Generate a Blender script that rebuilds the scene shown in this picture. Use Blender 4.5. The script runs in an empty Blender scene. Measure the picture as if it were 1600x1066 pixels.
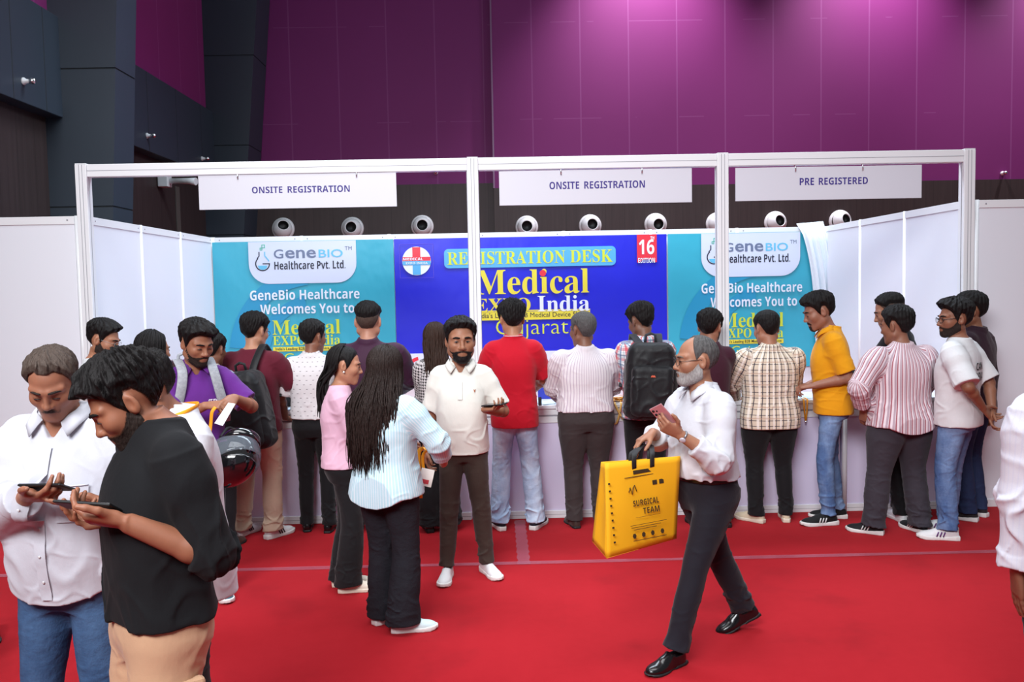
import bpy, bmesh, math, random
import numpy as np
from mathutils import Vector, Matrix
random.seed(4)
R = math.radians
S = bpy.context.scene
COL = S.collection

# ------------------------------------------------------------------ camera
FPX = 1353.96
CAM = np.array((3.2175, -6.8995, 1.8617))
YAW, PIT, ROL = -0.01593, -0.06244, -0.01927
def _frame():
    c, s = math.cos(YAW), math.sin(YAW)
    fw = np.array((-s*math.cos(PIT), c*math.cos(PIT), math.sin(PIT)))
    r0 = np.array((c, s, 0.0)); u0 = np.cross(r0, fw)
    return fw, math.cos(ROL)*r0+math.sin(ROL)*u0, -math.sin(ROL)*r0+math.cos(ROL)*u0
FW, RT, UP = _frame()
cd = bpy.data.cameras.new('camera'); cam = bpy.data.objects.new('camera', cd); COL.objects.link(cam)
cd.sensor_width = 36.0; cd.lens = FPX/1600*36.0; cd.clip_end = 200
cam.matrix_world = Matrix(((RT[0], UP[0], -FW[0], CAM[0]), (RT[1], UP[1], -FW[1], CAM[1]), (RT[2], UP[2], -FW[2], CAM[2]), (0, 0, 0, 1)))
S.camera = cam
def ray(u, v): return FW*FPX+RT*(u-800)+UP*(533-v)
def on_y(u, v, y): d = ray(u, v); return CAM+d*(y-CAM[1])/d[1]
def on_x(u, v, x): d = ray(u, v); return CAM+d*(x-CAM[0])/d[0]
def on_z(u, v, z): d = ray(u, v); return CAM+d*(z-CAM[2])/d[2]

# ------------------------------------------------------------------ view, world, lights
S.view_settings.view_transform = 'Standard'
S.view_settings.look = 'None'
S.view_settings.gamma = 1.0
S.view_settings.use_curve_mapping = False
S.view_settings.exposure = 0.0
W = bpy.data.worlds.new('world'); S.world = W; W.use_nodes = True
W.node_tree.nodes['Background'].inputs[0].default_value = (0.82, 0.88, 1.0, 1)
W.node_tree.nodes['Background'].inputs[1].default_value = 0.19
def area(name, loc, size, power, tgt, color=(1, 1, 1), spread=180):
    l = bpy.data.lights.new(name, 'AREA'); l.shape = 'RECTANGLE'; l.size, l.size_y = size; l.energy = power; l.color = color; l.spread = R(spread)
    o = bpy.data.objects.new(name, l); COL.objects.link(o); o.location = loc
    o.rotation_euler = (Vector(tgt)-Vector(loc)).to_track_quat('-Z', 'Y').to_euler(); return o
def spot(name, loc, tgt, power, ang, blend, color=(1, 1, 1), rad=.1):
    l = bpy.data.lights.new(name, 'SPOT'); l.energy = power; l.spot_size = R(ang); l.spot_blend = blend; l.color = color; l.shadow_soft_size = rad
    o = bpy.data.objects.new(name, l); COL.objects.link(o); o.location = loc
    o.rotation_euler = (Vector(tgt)-Vector(loc)).to_track_quat('-Z', 'Y').to_euler(); return o
area('fill_light_rear', (0.6, -8.8, 5.6), (5, 2.2), 262, (2.6, -1.0, 1.0), (.95, .97, 1), 84)  # added frontal fill from behind the camera, not a known hall lamp
area('hall_light_middle', (3.0, -3.8, 7.2), (8, 2.6), 200, (3.2, -2.8, 0), (.95, .97, 1), 120)
area('hall_light_booth', (4.0, 1.6, 6.6), (6.2, 1.2), 350, (4.0, 1.8, 0), (.76, .88, 1), 130)
area('fill_light_right', (10.5, 0.5, 7.4), (3, 2), 95, (-0.6, 3.2, 3.0), (.82, .91, 1), 90)  # added side fill, brightens the pillar sides and the booth's left panels
spot('wall_wash_1', (5.65, 6.0, 8.3), (5.65, 6.95, 4.2), 1700, 84, 1.0, (1, .92, 1))
spot('wall_wash_2', (9.2, 6.0, 8.3), (9.2, 6.95, 4.2), 1500, 84, 1.0, (1, .92, 1))
spot('wall_wash_3', (12.6, 6.0, 8.3), (12.6, 6.95, 4.2), 1500, 84, 1.0, (1, .92, 1))

# ------------------------------------------------------------------ helpers
def srgb(*c):
    if len(c) == 1: c = c[0]
    return tuple((x/255/12.92 if x/255 <= .04045 else ((x/255+.055)/1.055)**2.4) for x in c)
class NT:
    """small node-tree writer"""
    def __init__(s, m): s.t = m.node_tree; s.n = s.t.nodes; s.p = s.n['Principled BSDF']
    def add(s, typ, **kw):
        nd = s.n.new(typ)
        for k, v in kw.items(): setattr(nd, k, v)
        return nd
    def link(s, a, b): s.t.links.new(a, b)
    def val(s, node, i, v): node.inputs[i].default_value = v
    def math(s, op, a, b=None):
        nd = s.add('ShaderNodeMath', operation=op)
        for i, x in enumerate((a, b)):
            if x is None: continue
            if isinstance(x, (int, float)): nd.inputs[i].default_value = x
            else: s.link(x, nd.inputs[i])
        return nd.outputs[0]
    def mix(s, fac, a, b):
        nd = s.add('ShaderNodeMix', data_type='RGBA')
        for i, x in ((0, fac), (6, a), (7, b)):
            if isinstance(x, (int, float)): nd.inputs[i].default_value = x
            elif isinstance(x, tuple): nd.inputs[i].default_value = (*x[:3], 1)
            else: s.link(x, nd.inputs[i])
        return nd.outputs[2]
    def noise(s, scale, detail=3, rough=.5, vec=None):
        nd = s.add('ShaderNodeTexNoise'); nd.inputs['Scale'].default_value = scale; nd.inputs['Detail'].default_value = detail; nd.inputs['Roughness'].default_value = rough
        if vec is not None: s.link(vec, nd.inputs['Vector'])
        return nd.outputs['Fac']
    def obj(s): return s.add('ShaderNodeTexCoord').outputs['Object']
    def mapping(s, vec, scale=(1, 1, 1), rot=(0, 0, 0)):
        nd = s.add('ShaderNodeMapping'); nd.inputs['Scale'].default_value = scale; nd.inputs['Rotation'].default_value = rot; s.link(vec, nd.inputs['Vector']); return nd.outputs[0]
    def bump(s, h, strength=.3, dist=.01):
        nd = s.add('ShaderNodeBump'); nd.inputs['Strength'].default_value = strength; nd.inputs['Distance'].default_value = dist
        s.link(h, nd.inputs['Height']); s.link(nd.outputs[0], s.p.inputs['Normal'])
    def sep(s, v):
        nd = s.add('ShaderNodeSeparateXYZ'); s.link(v, nd.inputs[0]); return nd.outputs
    def attr(s, name):
        return s.add('ShaderNodeAttribute', attribute_name=name).outputs
    def step(s, x, period, width, soft=None):
        """1 inside a stripe of the given width, 0 outside"""
        f = s.math('FRACT', s.math('DIVIDE', x, period))
        return s.math('LESS_THAN', f, width/period)
    def color(s, c): 
        if isinstance(c, tuple): s.p.inputs['Base Color'].default_value = (*c[:3], 1)
        else: s.link(c, s.p.inputs['Base Color'])
_M = {}
def mat(name, color, rough=.6, metal=0.0, spec=.5, bump=None, coat=0, vary=0, alpha=1, trans=0):
    if name in _M: return _M[name]
    m = bpy.data.materials.new(name); m.use_nodes = True; n = NT(m); _M[name] = m
    p = n.p; p.inputs['Roughness'].default_value = rough; p.inputs['Metallic'].default_value = metal
    p.inputs['Specular IOR Level'].default_value = spec; p.inputs['Coat Weight'].default_value = coat
    p.inputs['Alpha'].default_value = alpha; p.inputs['Transmission Weight'].default_value = trans
    if vary:
        f = n.noise(vary[0], 4, .6, n.obj()); k = vary[1]
        n.color(n.mix(f, tuple(c*(1-k) for c in color), tuple(min(1, c*(1+k)) for c in color)))
    else: n.color(color)
    if bump: n.bump(n.noise(bump[0], 4, .6, n.obj()), bump[1], bump[2] if len(bump) > 2 else .004)
    return m

def mesh_obj(name, verts, faces, m=None, parent=None, smooth=False):
    me = bpy.data.meshes.new(name); me.from_pydata([tuple(v) for v in verts], [], [tuple(f) for f in faces]); me.update()
    if smooth: me.polygons.foreach_set('use_smooth', [True]*len(me.polygons))
    o = bpy.data.objects.new(name, me); COL.objects.link(o)
    if m is not None:
        for k in (m if isinstance(m, (list, tuple)) else [m]): me.materials.append(k)
    if parent is not None: o.parent = parent
    return o
class MB:
    """collects simple shapes into one mesh"""
    def __init__(s): s.b = bmesh.new()
    def box(s, lo, hi, bev=0.0, rot=None, mi=0):
        lo, hi = Vector(lo), Vector(hi); c = (lo+hi)/2; d = hi-lo
        M = Matrix.Translation(c) @ (rot.to_4x4() if rot is not None else Matrix()) @ Matrix.Diagonal((d.x, d.y, d.z, 1))
        r = bmesh.ops.create_cube(s.b, size=1, matrix=M)
        fs = {f for v in r['verts'] for f in v.link_faces}
        for f in fs: f.material_index = mi
        if bev:
            es = {e for v in r['verts'] for e in v.link_edges}
            q = bmesh.ops.bevel(s.b, geom=list(es), offset=bev, segments=2, affect='EDGES', profile=.5)
            for f in q['faces']: f.material_index = mi
        return s
    def tube(s, pts, rad, seg=10, caps=True, mi=0, flat=None):
        """tube along points; rad a number or one per point; flat=(normal, ratio) flattens the section"""
        pts = [Vector(p) for p in pts]; n = len(pts)
        rads = rad if isinstance(rad, (list, tuple)) else [rad]*n
        rings = []; ref = None
        for i, p in enumerate(pts):
            t = (pts[min(i+1, n-1)]-pts[max(i-1, 0)]).normalized()
            if flat is not None: ref = Vector(flat[0])
            elif ref is None: ref = Vector((0, 0, 1)) if abs(t.z) < .9 else Vector((1, 0, 0))
            a = t.cross(ref)
            if a.length < 1e-6: a = t.orthogonal()
            a.normalize(); b = a.cross(t).normalized()
            if flat is None: ref = b
            fb = flat[1] if flat is not None else 1
            rings.append([s.b.verts.new(p+(a*math.cos(2*math.pi*k/seg)+b*fb*math.sin(2*math.pi*k/seg))*rads[i]) for k in range(seg)])
        for i in range(n-1):
            for k in range(seg):
                f = s.b.faces.new((rings[i][k], rings[i][(k+1) % seg], rings[i+1][(k+1) % seg], rings[i+1][k])); f.material_index = mi; f.smooth = True
        if caps:
            for q in (rings[0][::-1], rings[-1]):
                try: f = s.b.faces.new(q); f.material_index = mi
                except ValueError: pass
        return s
    def lathe(s, prof, M=Matrix(), seg=28, mi=0):
        """prof: (radius, height) pairs turned about the local Z axis"""
        rings = [[s.b.verts.new(M @ Vector((r*math.cos(2*math.pi*k/seg), r*math.sin(2*math.pi*k/seg), z))) for k in range(seg)] for r, z in prof]
        for i in range(len(prof)-1):
            for k in range(seg):
                f = s.b.faces.new((rings[i][k], rings[i][(k+1) % seg], rings[i+1][(k+1) % seg], rings[i+1][k])); f.material_index = mi; f.smooth = True
        return s
    def prism(s, poly, M=Matrix(), depth=.002, mi=0):
        """polygon in local XY given thickness along local Z"""
        a = [s.b.verts.new(M @ Vector((x, y, 0))) for x, y in poly]; b = [s.b.verts.new(M @ Vector((x, y, depth))) for x, y in poly]
        n = len(poly); fs = [s.b.faces.new(a[::-1]), s.b.faces.new(b)]
        for i in range(n): fs.append(s.b.faces.new((a[i], a[(i+1) % n], b[(i+1) % n], b[i])))
        for f in fs: f.material_index = mi
        return s
    def sphere(s, c, r, seg=16, scale=(1, 1, 1), mi=0, rot=None):
        M = Matrix.Translation(c) @ (rot.to_4x4() if rot is not None else Matrix()) @ Matrix.Diagonal((*scale, 1))
        q = bmesh.ops.create_uvsphere(s.b, u_segments=seg, v_segments=max(6, seg//2), radius=r, matrix=M)
        for v in q['verts']:
            for f in v.link_faces: f.smooth = True; f.material_index = mi
        return s
    def build(s, name, m, parent=None):
        bmesh.ops.recalc_face_normals(s.b, faces=s.b.faces[:])
        me = bpy.data.meshes.new(name); s.b.to_mesh(me); s.b.free()
        for k in (m if isinstance(m, (list, tuple)) else [m]): me.materials.append(k)
        o = bpy.data.objects.new(name, me); COL.objects.link(o)
        if parent is not None: o.parent = parent
        return o
def tag(o, label=None, cat=None, group=None, kind=None):
    if label: o['label'] = label
    if cat: o['category'] = cat
    if group: o['group'] = group
    if kind: o['kind'] = kind
    return o
def thing(name, label, cat, loc=(0, 0, 0), rz=0, group=None):
    o = bpy.data.objects.new(name, None); COL.objects.link(o); o.empty_display_size = .1
    o.location = loc; o.rotation_euler = (0, 0, rz); return tag(o, label, cat, group)
def structure(name, label=None):
    o = bpy.data.objects.new(name, None); COL.objects.link(o); return tag(o, label, None, None, 'structure')
# letters: ordinary, bold sans and bold serif (the mathematical alphabets)
def bold_sans(t): return ''.join(chr(0x1D5D4+ord(c)-65) if 'A' <= c <= 'Z' else chr(0x1D5EE+ord(c)-97) if 'a' <= c <= 'z' else chr(0x1D7EC+ord(c)-48) if '0' <= c <= '9' else c for c in t)
def bold_serif(t): return ''.join(chr(0x1D400+ord(c)-65) if 'A' <= c <= 'Z' else chr(0x1D41A+ord(c)-97) if 'a' <= c <= 'z' else chr(0x1D7CE+ord(c)-48) if '0' <= c <= '9' else c for c in t)
def letters(name, text, m, parent, x0, x1, z0, z1, y, bold=0.0, M=None, flip=False):
    """flat lettering filling the box x0..x1, z0..z1 on the plane at y, facing -Y (or in the frame M)"""
    cu = bpy.data.curves.new(name, 'FONT'); cu.body = text; cu.size = 1; cu.offset = bold; cu.resolution_u = 3; cu.extrude = 0
    o = bpy.data.objects.new(name, cu); me = bpy.data.meshes.new_from_object(o)
    bpy.data.objects.remove(o); bpy.data.curves.remove(cu)
    n = len(me.vertices); co = np.zeros(n*3); me.vertices.foreach_get('co', co); co = co.reshape(-1, 3)
    lo, hi = co.min(0), co.max(0); sx = (x1-x0)/(hi[0]-lo[0]); sz = (z1-z0)/(hi[1]-lo[1])
    out = np.zeros_like(co)
    if M is None:
        out[:, 0] = x0+(co[:, 0]-lo[0])*sx; out[:, 1] = y; out[:, 2] = z0+(co[:, 1]-lo[1])*sz
    else:
        a = np.ones((n, 4)); a[:, 0] = x0+(co[:, 0]-lo[0])*sx; a[:, 1] = z0+(co[:, 1]-lo[1])*sz; a[:, 2] = y
        out = (a @ np.array(M).T)[:, :3]
    me.vertices.foreach_set('co', out.ravel()); me.update(); me.materials.clear(); me.materials.append(m); me.name = name
    o = bpy.data.objects.new(name, me); COL.objects.link(o)
    if parent is not None: o.parent = parent
    return o
# ------------------------------------------------------------------ hall
def carpet_mat():
    m = bpy.data.materials.new('red_carpet'); m.use_nodes = True; n = NT(m); n.p.inputs['Roughness'].default_value = .95; n.p.inputs['Specular IOR Level'].default_value = .15
    o = n.obj(); a = n.noise(1.3, 5, .6, o); b = n.noise(14, 4, .7, o)
    c = n.mix(a, srgb(144, 11, 23), srgb(164, 19, 32)); c = n.mix(n.math('MULTIPLY', b, .5), c, srgb(180, 32, 42)); w_ = n.add('ShaderNodeMapRange'); n.link(n.noise(1.9, 4, .6, o), w_.inputs[0]); w_.inputs[1].default_value = .54; w_.inputs[2].default_value = .70; c = n.mix(n.math('MULTIPLY', w_.outputs[0], .30), c, srgb(112, 8, 20)); n.color(c)
    n.p.inputs['Sheen Weight'].default_value = .25; n.p.inputs['Sheen Tint'].default_value = (*srgb(230, 90, 90), 1)
    n.bump(n.noise(420, 2, .6, o), .35, .003); return m
floor = mesh_obj('floor', [(-12, -12, 0), (18, -12, 0), (18, 7.2, 0), (-12, 7.2, 0)], [(0, 1, 2, 3)], carpet_mat()); tag(floor, None, None, None, 'structure')
tape_m = mat('clear_tape', srgb(196, 120, 140), .25, alpha=.38)
b = MB()
def strip(b, p0, p1, w, wob=0.0):
    p0, p1 = Vector(p0), Vector(p1); t = (p1-p0).normalized(); nn = Vector((-t.y, t.x, 0)); k = 24; rows = []
    for i in range(k+1):
        q = p0.lerp(p1, i/k); ww = w*(1+wob*math.sin(i*2.3)*.5); rows.append((b.b.verts.new(q+nn*ww/2), b.b.verts.new(q-nn*ww/2)))
    for i in range(k): b.b.faces.new((rows[i][0], rows[i][1], rows[i+1][1], rows[i+1][0]))
strip(b, (-3.5, -1.165, .004), (11, -1.165, .004), .06, .4)
tag(b.build('carpet_tape', tape_m), 'long clear tape seam running across the red carpet in front of the counter', 'tape')
b = MB(); strip(b, (3.36, -1.20, .005), (3.36, -.1, .005), .085, .3)
tag(b.build('carpet_tape', tape_m), 'short wide tape strip on the carpet leading to the counter beside the light jeans', 'tape')

def purple_mat(name, c, seam):
    m = bpy.data.materials.new(name); m.use_nodes = True; n = NT(m); n.p.inputs['Roughness'].default_value = .62; n.p.inputs['Specular IOR Level'].default_value = .35
    x, y, z = n.sep(n.obj()); f = n.step(x if seam == 'x' else y, .765, .02); g = n.step(z, 1.5, .012)
    o = n.noise(.9, 3, .5, n.obj())
    base = n.mix(o, tuple(k*.93 for k in c), tuple(k*1.07 for k in c))
    n.color(n.mix(n.math('MULTIPLY', n.math('MAXIMUM', f, n.math('MULTIPLY', g, n.math('GREATER_THAN', n.noise(1.7, 1, .5, n.obj()),   .52))), .13), base, srgb(190, 130, 190))); n.bump(n.noise(160, 2, .5, n.obj()), .08, .002); return m
def wood_mat(name, c0, c1):
    m = bpy.data.materials.new(name); m.use_nodes = True; n = NT(m); n.p.inputs['Roughness'].default_value = .55; n.p.inputs['Specular IOR Level'].default_value = .4
    v = n.mapping(n.obj(), (26, 26, .8)); f = n.noise(1.0, 5, .65, v); x, y, z = n.sep(n.obj())
    g = n.math('MAXIMUM', n.step(x, .31, .006), n.step(y, .31, .006))
    n.color(n.mix(n.math('MULTIPLY', g, .6), n.mix(f, c0, c1), tuple(k*.35 for k in c0))); n.bump(f, .12, .004); return m
purple = purple_mat('purple_board', srgb(114, 31, 100), 'x')
purple_y = purple_mat('purple_board_side', srgb(122, 34, 98), 'y')
wood = wood_mat('brown_slatted_wood', srgb(38, 27, 27), srgb(66, 52, 52))
grey_panel = mat('grey_blue_panel', srgb(44, 54, 66), .5, vary=(1.2, .08))
dark_gap = mat('dark_gap', srgb(14, 14, 16), .9)
seam_m = mat('panel_seam', srgb(30, 36, 42), .8)
st = structure('wall_back')
MB().box((-1.6, 7.10, 3.52), (3.2, 7.4, 9)).build('purple_panel', purple, st)
MB().box((-1.6, 7.06, 0), (3.2, 7.3, 3.52)).build('wood_cladding', wood, st)
st = structure('wall_back_right')
MB().box((3.2, 7.0, 3.43), (18, 7.4, 9)).build('purple_panel', purple, st)
MB().box((3.2, 6.98, 0), (18, 7.3, 3.43)).build('wood_cladding', wood, st)
MB().box((3.19, 6.97, 3.43), (3.215, 7.1, 9)).build('edge_strip', mat('edge_strip', srgb(120, 80, 120), .4), st)
st = structure('wall_left')
MB().box((-1.5, -12, 0), (-1.17, 7.1, 3.75)).build('wood_cladding', wood, st)
MB().box((-1.5, -12, 4.3), (-1.10, 7.1, 9)).build('purple_panel', purple_y, st)
st = structure('trim_1')
b = MB().box((-1.2, -12, 3.60), (-1.0, 2.0, 4.57), .006)
b.box((-1.2, 2.0, 3.60), (-1.0, 6.86, 4.57), .006); b.build('grey_band', grey_panel, st)
b = MB()
for y in (1.48, 2.07, .92, -.3, -1.5, 2.9, 3.9, 4.86, 5.82): b.box((-1.02, y-.006, 3.605), (-.9985, y+.006, 4.565))
b.build('band_seam', seam_m, st)
def pillar(y0, y1, xa, xb):
    """square pillar against the left wall; its free edge leans out towards the top"""
    st = structure('pillar')
    def xs(z): return xa+(xb-xa)*z/9
    zs = [0, 1.4, 2.73, 4.07, 5.4, 6.8, 9]
    for i in range(6):
        z0, z1 = zs[i]+.008, zs[i+1]-.008; e0, e1 = xs(z0), xs(z1)
        mesh_obj('cladding_panel', [(-1.2, y0, z0), (e0, y0, z0), (e0, y1, z0), (-1.2, y1, z0), (-1.2, y0, z1), (e1, y0, z1), (e1, y1, z1), (-1.2, y1, z1)],
                 [(3, 2, 1, 0), (4, 5, 6, 7), (0, 1, 5, 4), (1, 2, 6, 5), (2, 3, 7, 6), (3, 0, 4, 7)], grey_panel, st)
    mesh_obj('core', [(-1.2, y0+.01, 0), (xs(0)-.01, y0+.01, 0), (xs(0)-.01, y1, 0), (-1.2, y1, 0), (-1.2, y0+.01, 9), (xs(9)-.01, y0+.01, 9), (xs(9)-.01, y1, 9), (-1.2, y1, 9)],
             [(3, 2, 1, 0), (4, 5, 6, 7), (0, 1, 5, 4), (1, 2, 6, 5), (2, 3, 7, 6), (3, 0, 4, 7)], seam_m, st)
    return st
pillar(1.78, 2.24, -.72, -.16)
pillar(6.38, 7.08, -.86, -.02)

white_plastic = mat('white_plastic', srgb(226, 228, 230), .35)
black_m = mat('black', srgb(18, 18, 20), .5)
chrome = mat('chrome', (.75, .76, .78), .2, metal=1)
# small fittings on the walls
def fitting(name, label, p, nrm):
    t = thing(name, label, 'fitting', p); q = Vector(nrm).to_track_quat('Z', 'Y').to_matrix().to_4x4()
    MB().lathe([(0.001, 0), (.034, 0), (.034, .012), (.02, .03), (.016, .06), (.001, .062)], q, 16).build('base', white_plastic, t)
    MB().lathe([(0.001, .06), (.026, .062), (.03, .085), (.022, .11), (.001, .112)], q, 16).build('cap', chrome, t); return t
fitting('wall_fitting', 'small round white fitting on the large grey panel at upper left', on_x(36, 127, -1.0), (1, 0, 0))
fitting('wall_fitting', 'tiny white fitting at the corner of the second grey panel above the booth', on_x(229, 212, -1.0), (1, 0, 0))
fitting('wall_fitting', 'tiny white fitting poking up just above the frame beam near the left pillar', on_x(315, 248, -1.0), (1, 0, 0))
fitting('wall_fitting', 'white round fitting on the purple wall at far right', on_y(1566, 271, 7.0), (0, -1, 0))
fitting('wall_fitting', 'white fitting on the purple wall under the beam left of the central post', on_y(681, 270, 7.1), (0, -1, 0))
p = on_x(258, 283, -1.09); t = thing('security_camera', 'white camera on a wall bracket on the dark wood seen through the frame', 'camera', p)
MB().box((-.07, -.08, -.08), (.06, .08, .08), .01).build('bracket', white_plastic, t)
MB().tube([(.05, 0, 0), (.32, -.04, -.01), (.42, -.06, -.02)], [.035, .04, .05], 12).build('camera_body', white_plastic, t)
b = MB().box((-.006, -.07, -.55), (.006, .07, .1)); o = b.build('conduit', mat('grey_strip', srgb(84, 78, 74), .7), t); o.location = (-.072, .62, -.1)

# air nozzles in the back wall
nz = [(443, 358, (.35, .55), 'first from the left, aimed up and right'), (551, 357, (0, .1), 'second from the left, aimed straight ahead'), (660, 354, (.1, .1), 'third from the left, beside the central post'),
      (823, 355, (-.02, .05), 'just right of the central post'), (922, 353, (.2, .15), 'above the middle of the blue banner'), (1024, 351, (.2, -.05), 'above the red ribbon of the blue banner'),
      (1120, 350, (.1, .1), 'half hidden behind the right-hand inner post'), (1211, 348, (.3, .2), 'above the right teal banner'), (1312, 346, (.45, .2), 'above the white drape')]
for u, v, (ax, az), d in nz:
    yy = 7.06 if u < 768 else 6.98
    p = on_y(u, v, yy); t = thing('air_nozzle', 'white ball air nozzle on the brown wall, '+d, 'air nozzle', p, 0, 'air nozzles along the brown wall')
    Mb = Matrix.Rotation(R(90), 4, 'X')
    MB().lathe([(.12, -.0), (.178, .0), (.182, .02), (.170, .045), (.152, .06)], Mb, 32).build('rim', white_plastic, t)
    dirv = Vector((ax, -1, az)).normalized(); q = dirv.to_track_quat('Z', 'Y').to_matrix().to_4x4(); q = Matrix.Translation((0, -.05, 0)) @ q
    prof = [(.15*math.sin(a), .15*math.cos(a)) for a in [R(k) for k in range(100, 35, -5)]]+[(.088, .125), (.082, .11)]
    MB().lathe(prof, q, 32).build('ball', white_plastic, t)
    MB().lathe([(.083, .112), (.076, .06), (.06, .03), (.001, .02)], q, 28).build('throat', black_m, t)

# ------------------------------------------------------------------ booth
alu = mat('white_aluminium', srgb(232, 233, 236), .32, spec=.5)
alu_groove = mat('aluminium_groove', srgb(150, 150, 158), .5)
panel_m = mat('white_panel', srgb(230, 232, 240), .42, spec=.4)
XP = [0.0, 3.043, 5.012, 6.972]; TOP = 2.877
t = thing('booth_frame', 'white aluminium frame of four posts and three beams over the registration counter', 'frame', (0, 0, 0))
for i, x in enumerate(XP):
    b = MB().box((x-.045, -.045, 0), (x+.045, .045, TOP), .006)
    b.build('post', alu, t)
    b = MB()
    for s in (-1, 1):
        b.box((x+s*.012-.002, -.0465, .01), (x+s*.012+.002, -.040, TOP-.005)); b.box((x+s*.0465-.003, -.012, .01), (x+s*.0465+.001, -.008, TOP-.005))
    b.build('post_groove', alu_groove, t)
    MB().box((x-.043, -.043, TOP), (x+.043, .043, TOP+.006), .002).build('end_cap', alu, t)
for i in range(3):
    x0, x1 = XP[i]+.045, XP[i+1]-.045
    MB().box((x0, -.035, TOP-.098), (x1, .035, TOP), .004).build('beam', alu, t)
    MB().box((x0, -.0362, TOP-.053), (x1, -.034, TOP-.049)).build('beam_groove', alu_groove, t)
def wall_panel(label, p0, p1, h=2.48, group='white booth panels'):
    """octanorm panel between two points on the floor"""
    p0, p1 = Vector((*p0, 0)), Vector((*p1, 0)); L = (p1-p0).length; a = math.atan2(p1.y-p0.y, p1.x-p0.x)
    t = thing('partition_panel', label, 'partition', p0, a, group)
    MB().box((.02, -.006, .05), (L-.02, .006, h-.05)).build('panel', panel_m, t)
    MB().box((.018, -.014, h-.062), (L-.018, .014, h), .002).build('top_rail', alu, t)
    MB().box((.018, -.014, 0), (L-.018, .014, .062), .002).build('bottom_rail', alu, t)
    b = MB()
    for x in (0, L): b.lathe([(.001, 0), (.02, 0), (.02, h+.003), (.001, h+.003)], Matrix.Translation((x, 0, 0)), 8)
    b.build('upright', alu, t)
    b = MB()
    for x in (.07, L-.07): b.lathe([(.001, -.016), (.007, -.0155), (.007, -.013)], Matrix.Translation((x, 0, h-.03)) @ Matrix.Rotation(R(90), 4, 'X') @ Matrix.Rotation(R(180), 4, 'X') @ Matrix.Translation((0, 0, 0)), 8)
    b.build('lock_screw', alu_groove, t)
    return t
wall_panel('plain white panel left of the booth frame, running out of the picture at left', (-1.08, 0), (-.065, 0))
for i, d in enumerate(('nearest the frame', 'in the middle', 'at the back corner')):
    wall_panel('white panel of the booth left side wall, '+d, (0.0, .065+.975*i), (0.0, .065+.975*(i+1)-.002))
    wall_panel('white panel of the booth right side wall, '+d, (6.972, .065+.975*i), (6.972, .065+.975*(i+1)-.002))
nm = ('behind the left edge of the left teal banner', 'behind the right half of the left teal banner', 'behind the round logo of the blue banner', 'behind the middle of the blue banner', 'behind the red ribbon of the blue banner', 'behind the left half of the right teal banner', 'behind the right edge of the right teal banner and the drape')
for i in range(7): wall_panel('white back panel of the booth '+nm[i], (.025+.99*i, 3.0), (.025+.99*(i+1)-.002, 3.0))
for i in range(3): wall_panel(('tall white panel just right of the booth frame', 'white panel behind the man in front at right', 'white panel far right out of the frame')[i], (7.05+.99*i, .0), (7.05+.99*(i+1)-.002, .0))

# hanging signs
ink = mat('sign_ink', srgb(58, 42, 130), .6); sign_w = mat('sign_white', srgb(212, 212, 222), .4)
for (x0, x1, z0, z1, txt, tx0, tx1, tz0, tz1, lab, i) in (
    (.90, 2.443, 2.510, 2.778, 'ONSITE REGISTRATION', 1.315, 2.078, 2.630, 2.682, 'white ONSITE REGISTRATION board hanging above the left teal banner', 0),
    (3.25, 4.770, 2.502, 2.770, 'ONSITE REGISTRATION', 3.645, 4.398, 2.622, 2.680, 'white ONSITE REGISTRATION board hanging above the blue banner', 1),
    (5.116, 6.598, 2.504, 2.764, 'PRE REGISTERED', 5.625, 6.168, 2.620, 2.676, 'white PRE REGISTERED board hanging above the right teal banner', 2)):
    t = thing('hanging_sign', lab, 'sign', ((x0+x1)/2, -.02, z0), 0, 'registration signs hanging from the beams'); c = (x0+x1)/2
    MB().box((x0-c, -.004, 0), (x1-c, .004, z1-z0), .001).build('board', sign_w, t)
    w1, w2 = txt.split(' '); f1, f2 = (.311, .364) if w1 == 'ONSITE' else (.21, .28)
    letters('lettering', bold_sans(w1), ink, t, tx0-c, tx0-c+(tx1-tx0)*f1, tz0-z0, tz1-z0, -.0052); letters('lettering', bold_sans(w2), ink, t, tx0-c+(tx1-tx0)*f2, tx1-c, tz0-z0, tz1-z0, -.0052)
    w = x1-x0
    for hx in (-.18*w if i else -.3*w, .18*w if i == 2 else .3*w if i == 0 else .24*w):
        MB().tube([(hx, -.012, z1-z0-.035), (hx, -.012, z1-z0+.0), (hx, .0, TOP-.09-z0), (hx, .012, TOP-.1-z0)], .005, 8).build('hook', chrome, t)

# ------------------------------------------------------------------ banners (on the back wall)
BY = 2.962
def bx(u0, u1, vc, hpx):
    a, c = on_y(u0, vc, BY), on_y(u1, vc, BY); k = 137.3; zc = (a[2]+c[2])/2
    return a[0], c[0], zc-hpx/2/k, zc+hpx/2/k
def banner_mat(name, c0, c1, wave=.25):
    m = bpy.data.materials.new(name); m.use_nodes = True; n = NT(m); n.p.inputs['Roughness'].default_value = .36; n.p.inputs['Specular IOR Level'].default_value = .5
    f = n.noise(.7, 2, .5, n.obj()); n.color(n.mix(f, c0, c1)); n.bump(n.noise(2.2, 3, .55, n.mapping(n.obj(), (1, 1, .6))), wave, .05); return m
teal_m = banner_mat('teal_vinyl', srgb(40, 160, 186), srgb(66, 176, 200), .35)
blue_m = banner_mat('blue_vinyl', srgb(22, 27, 192), srgb(33, 41, 212), .2)
pale_m = mat('pale_print', srgb(206, 216, 236), .4); white_ink = mat('white_print', srgb(226, 236, 246), .4)
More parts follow.
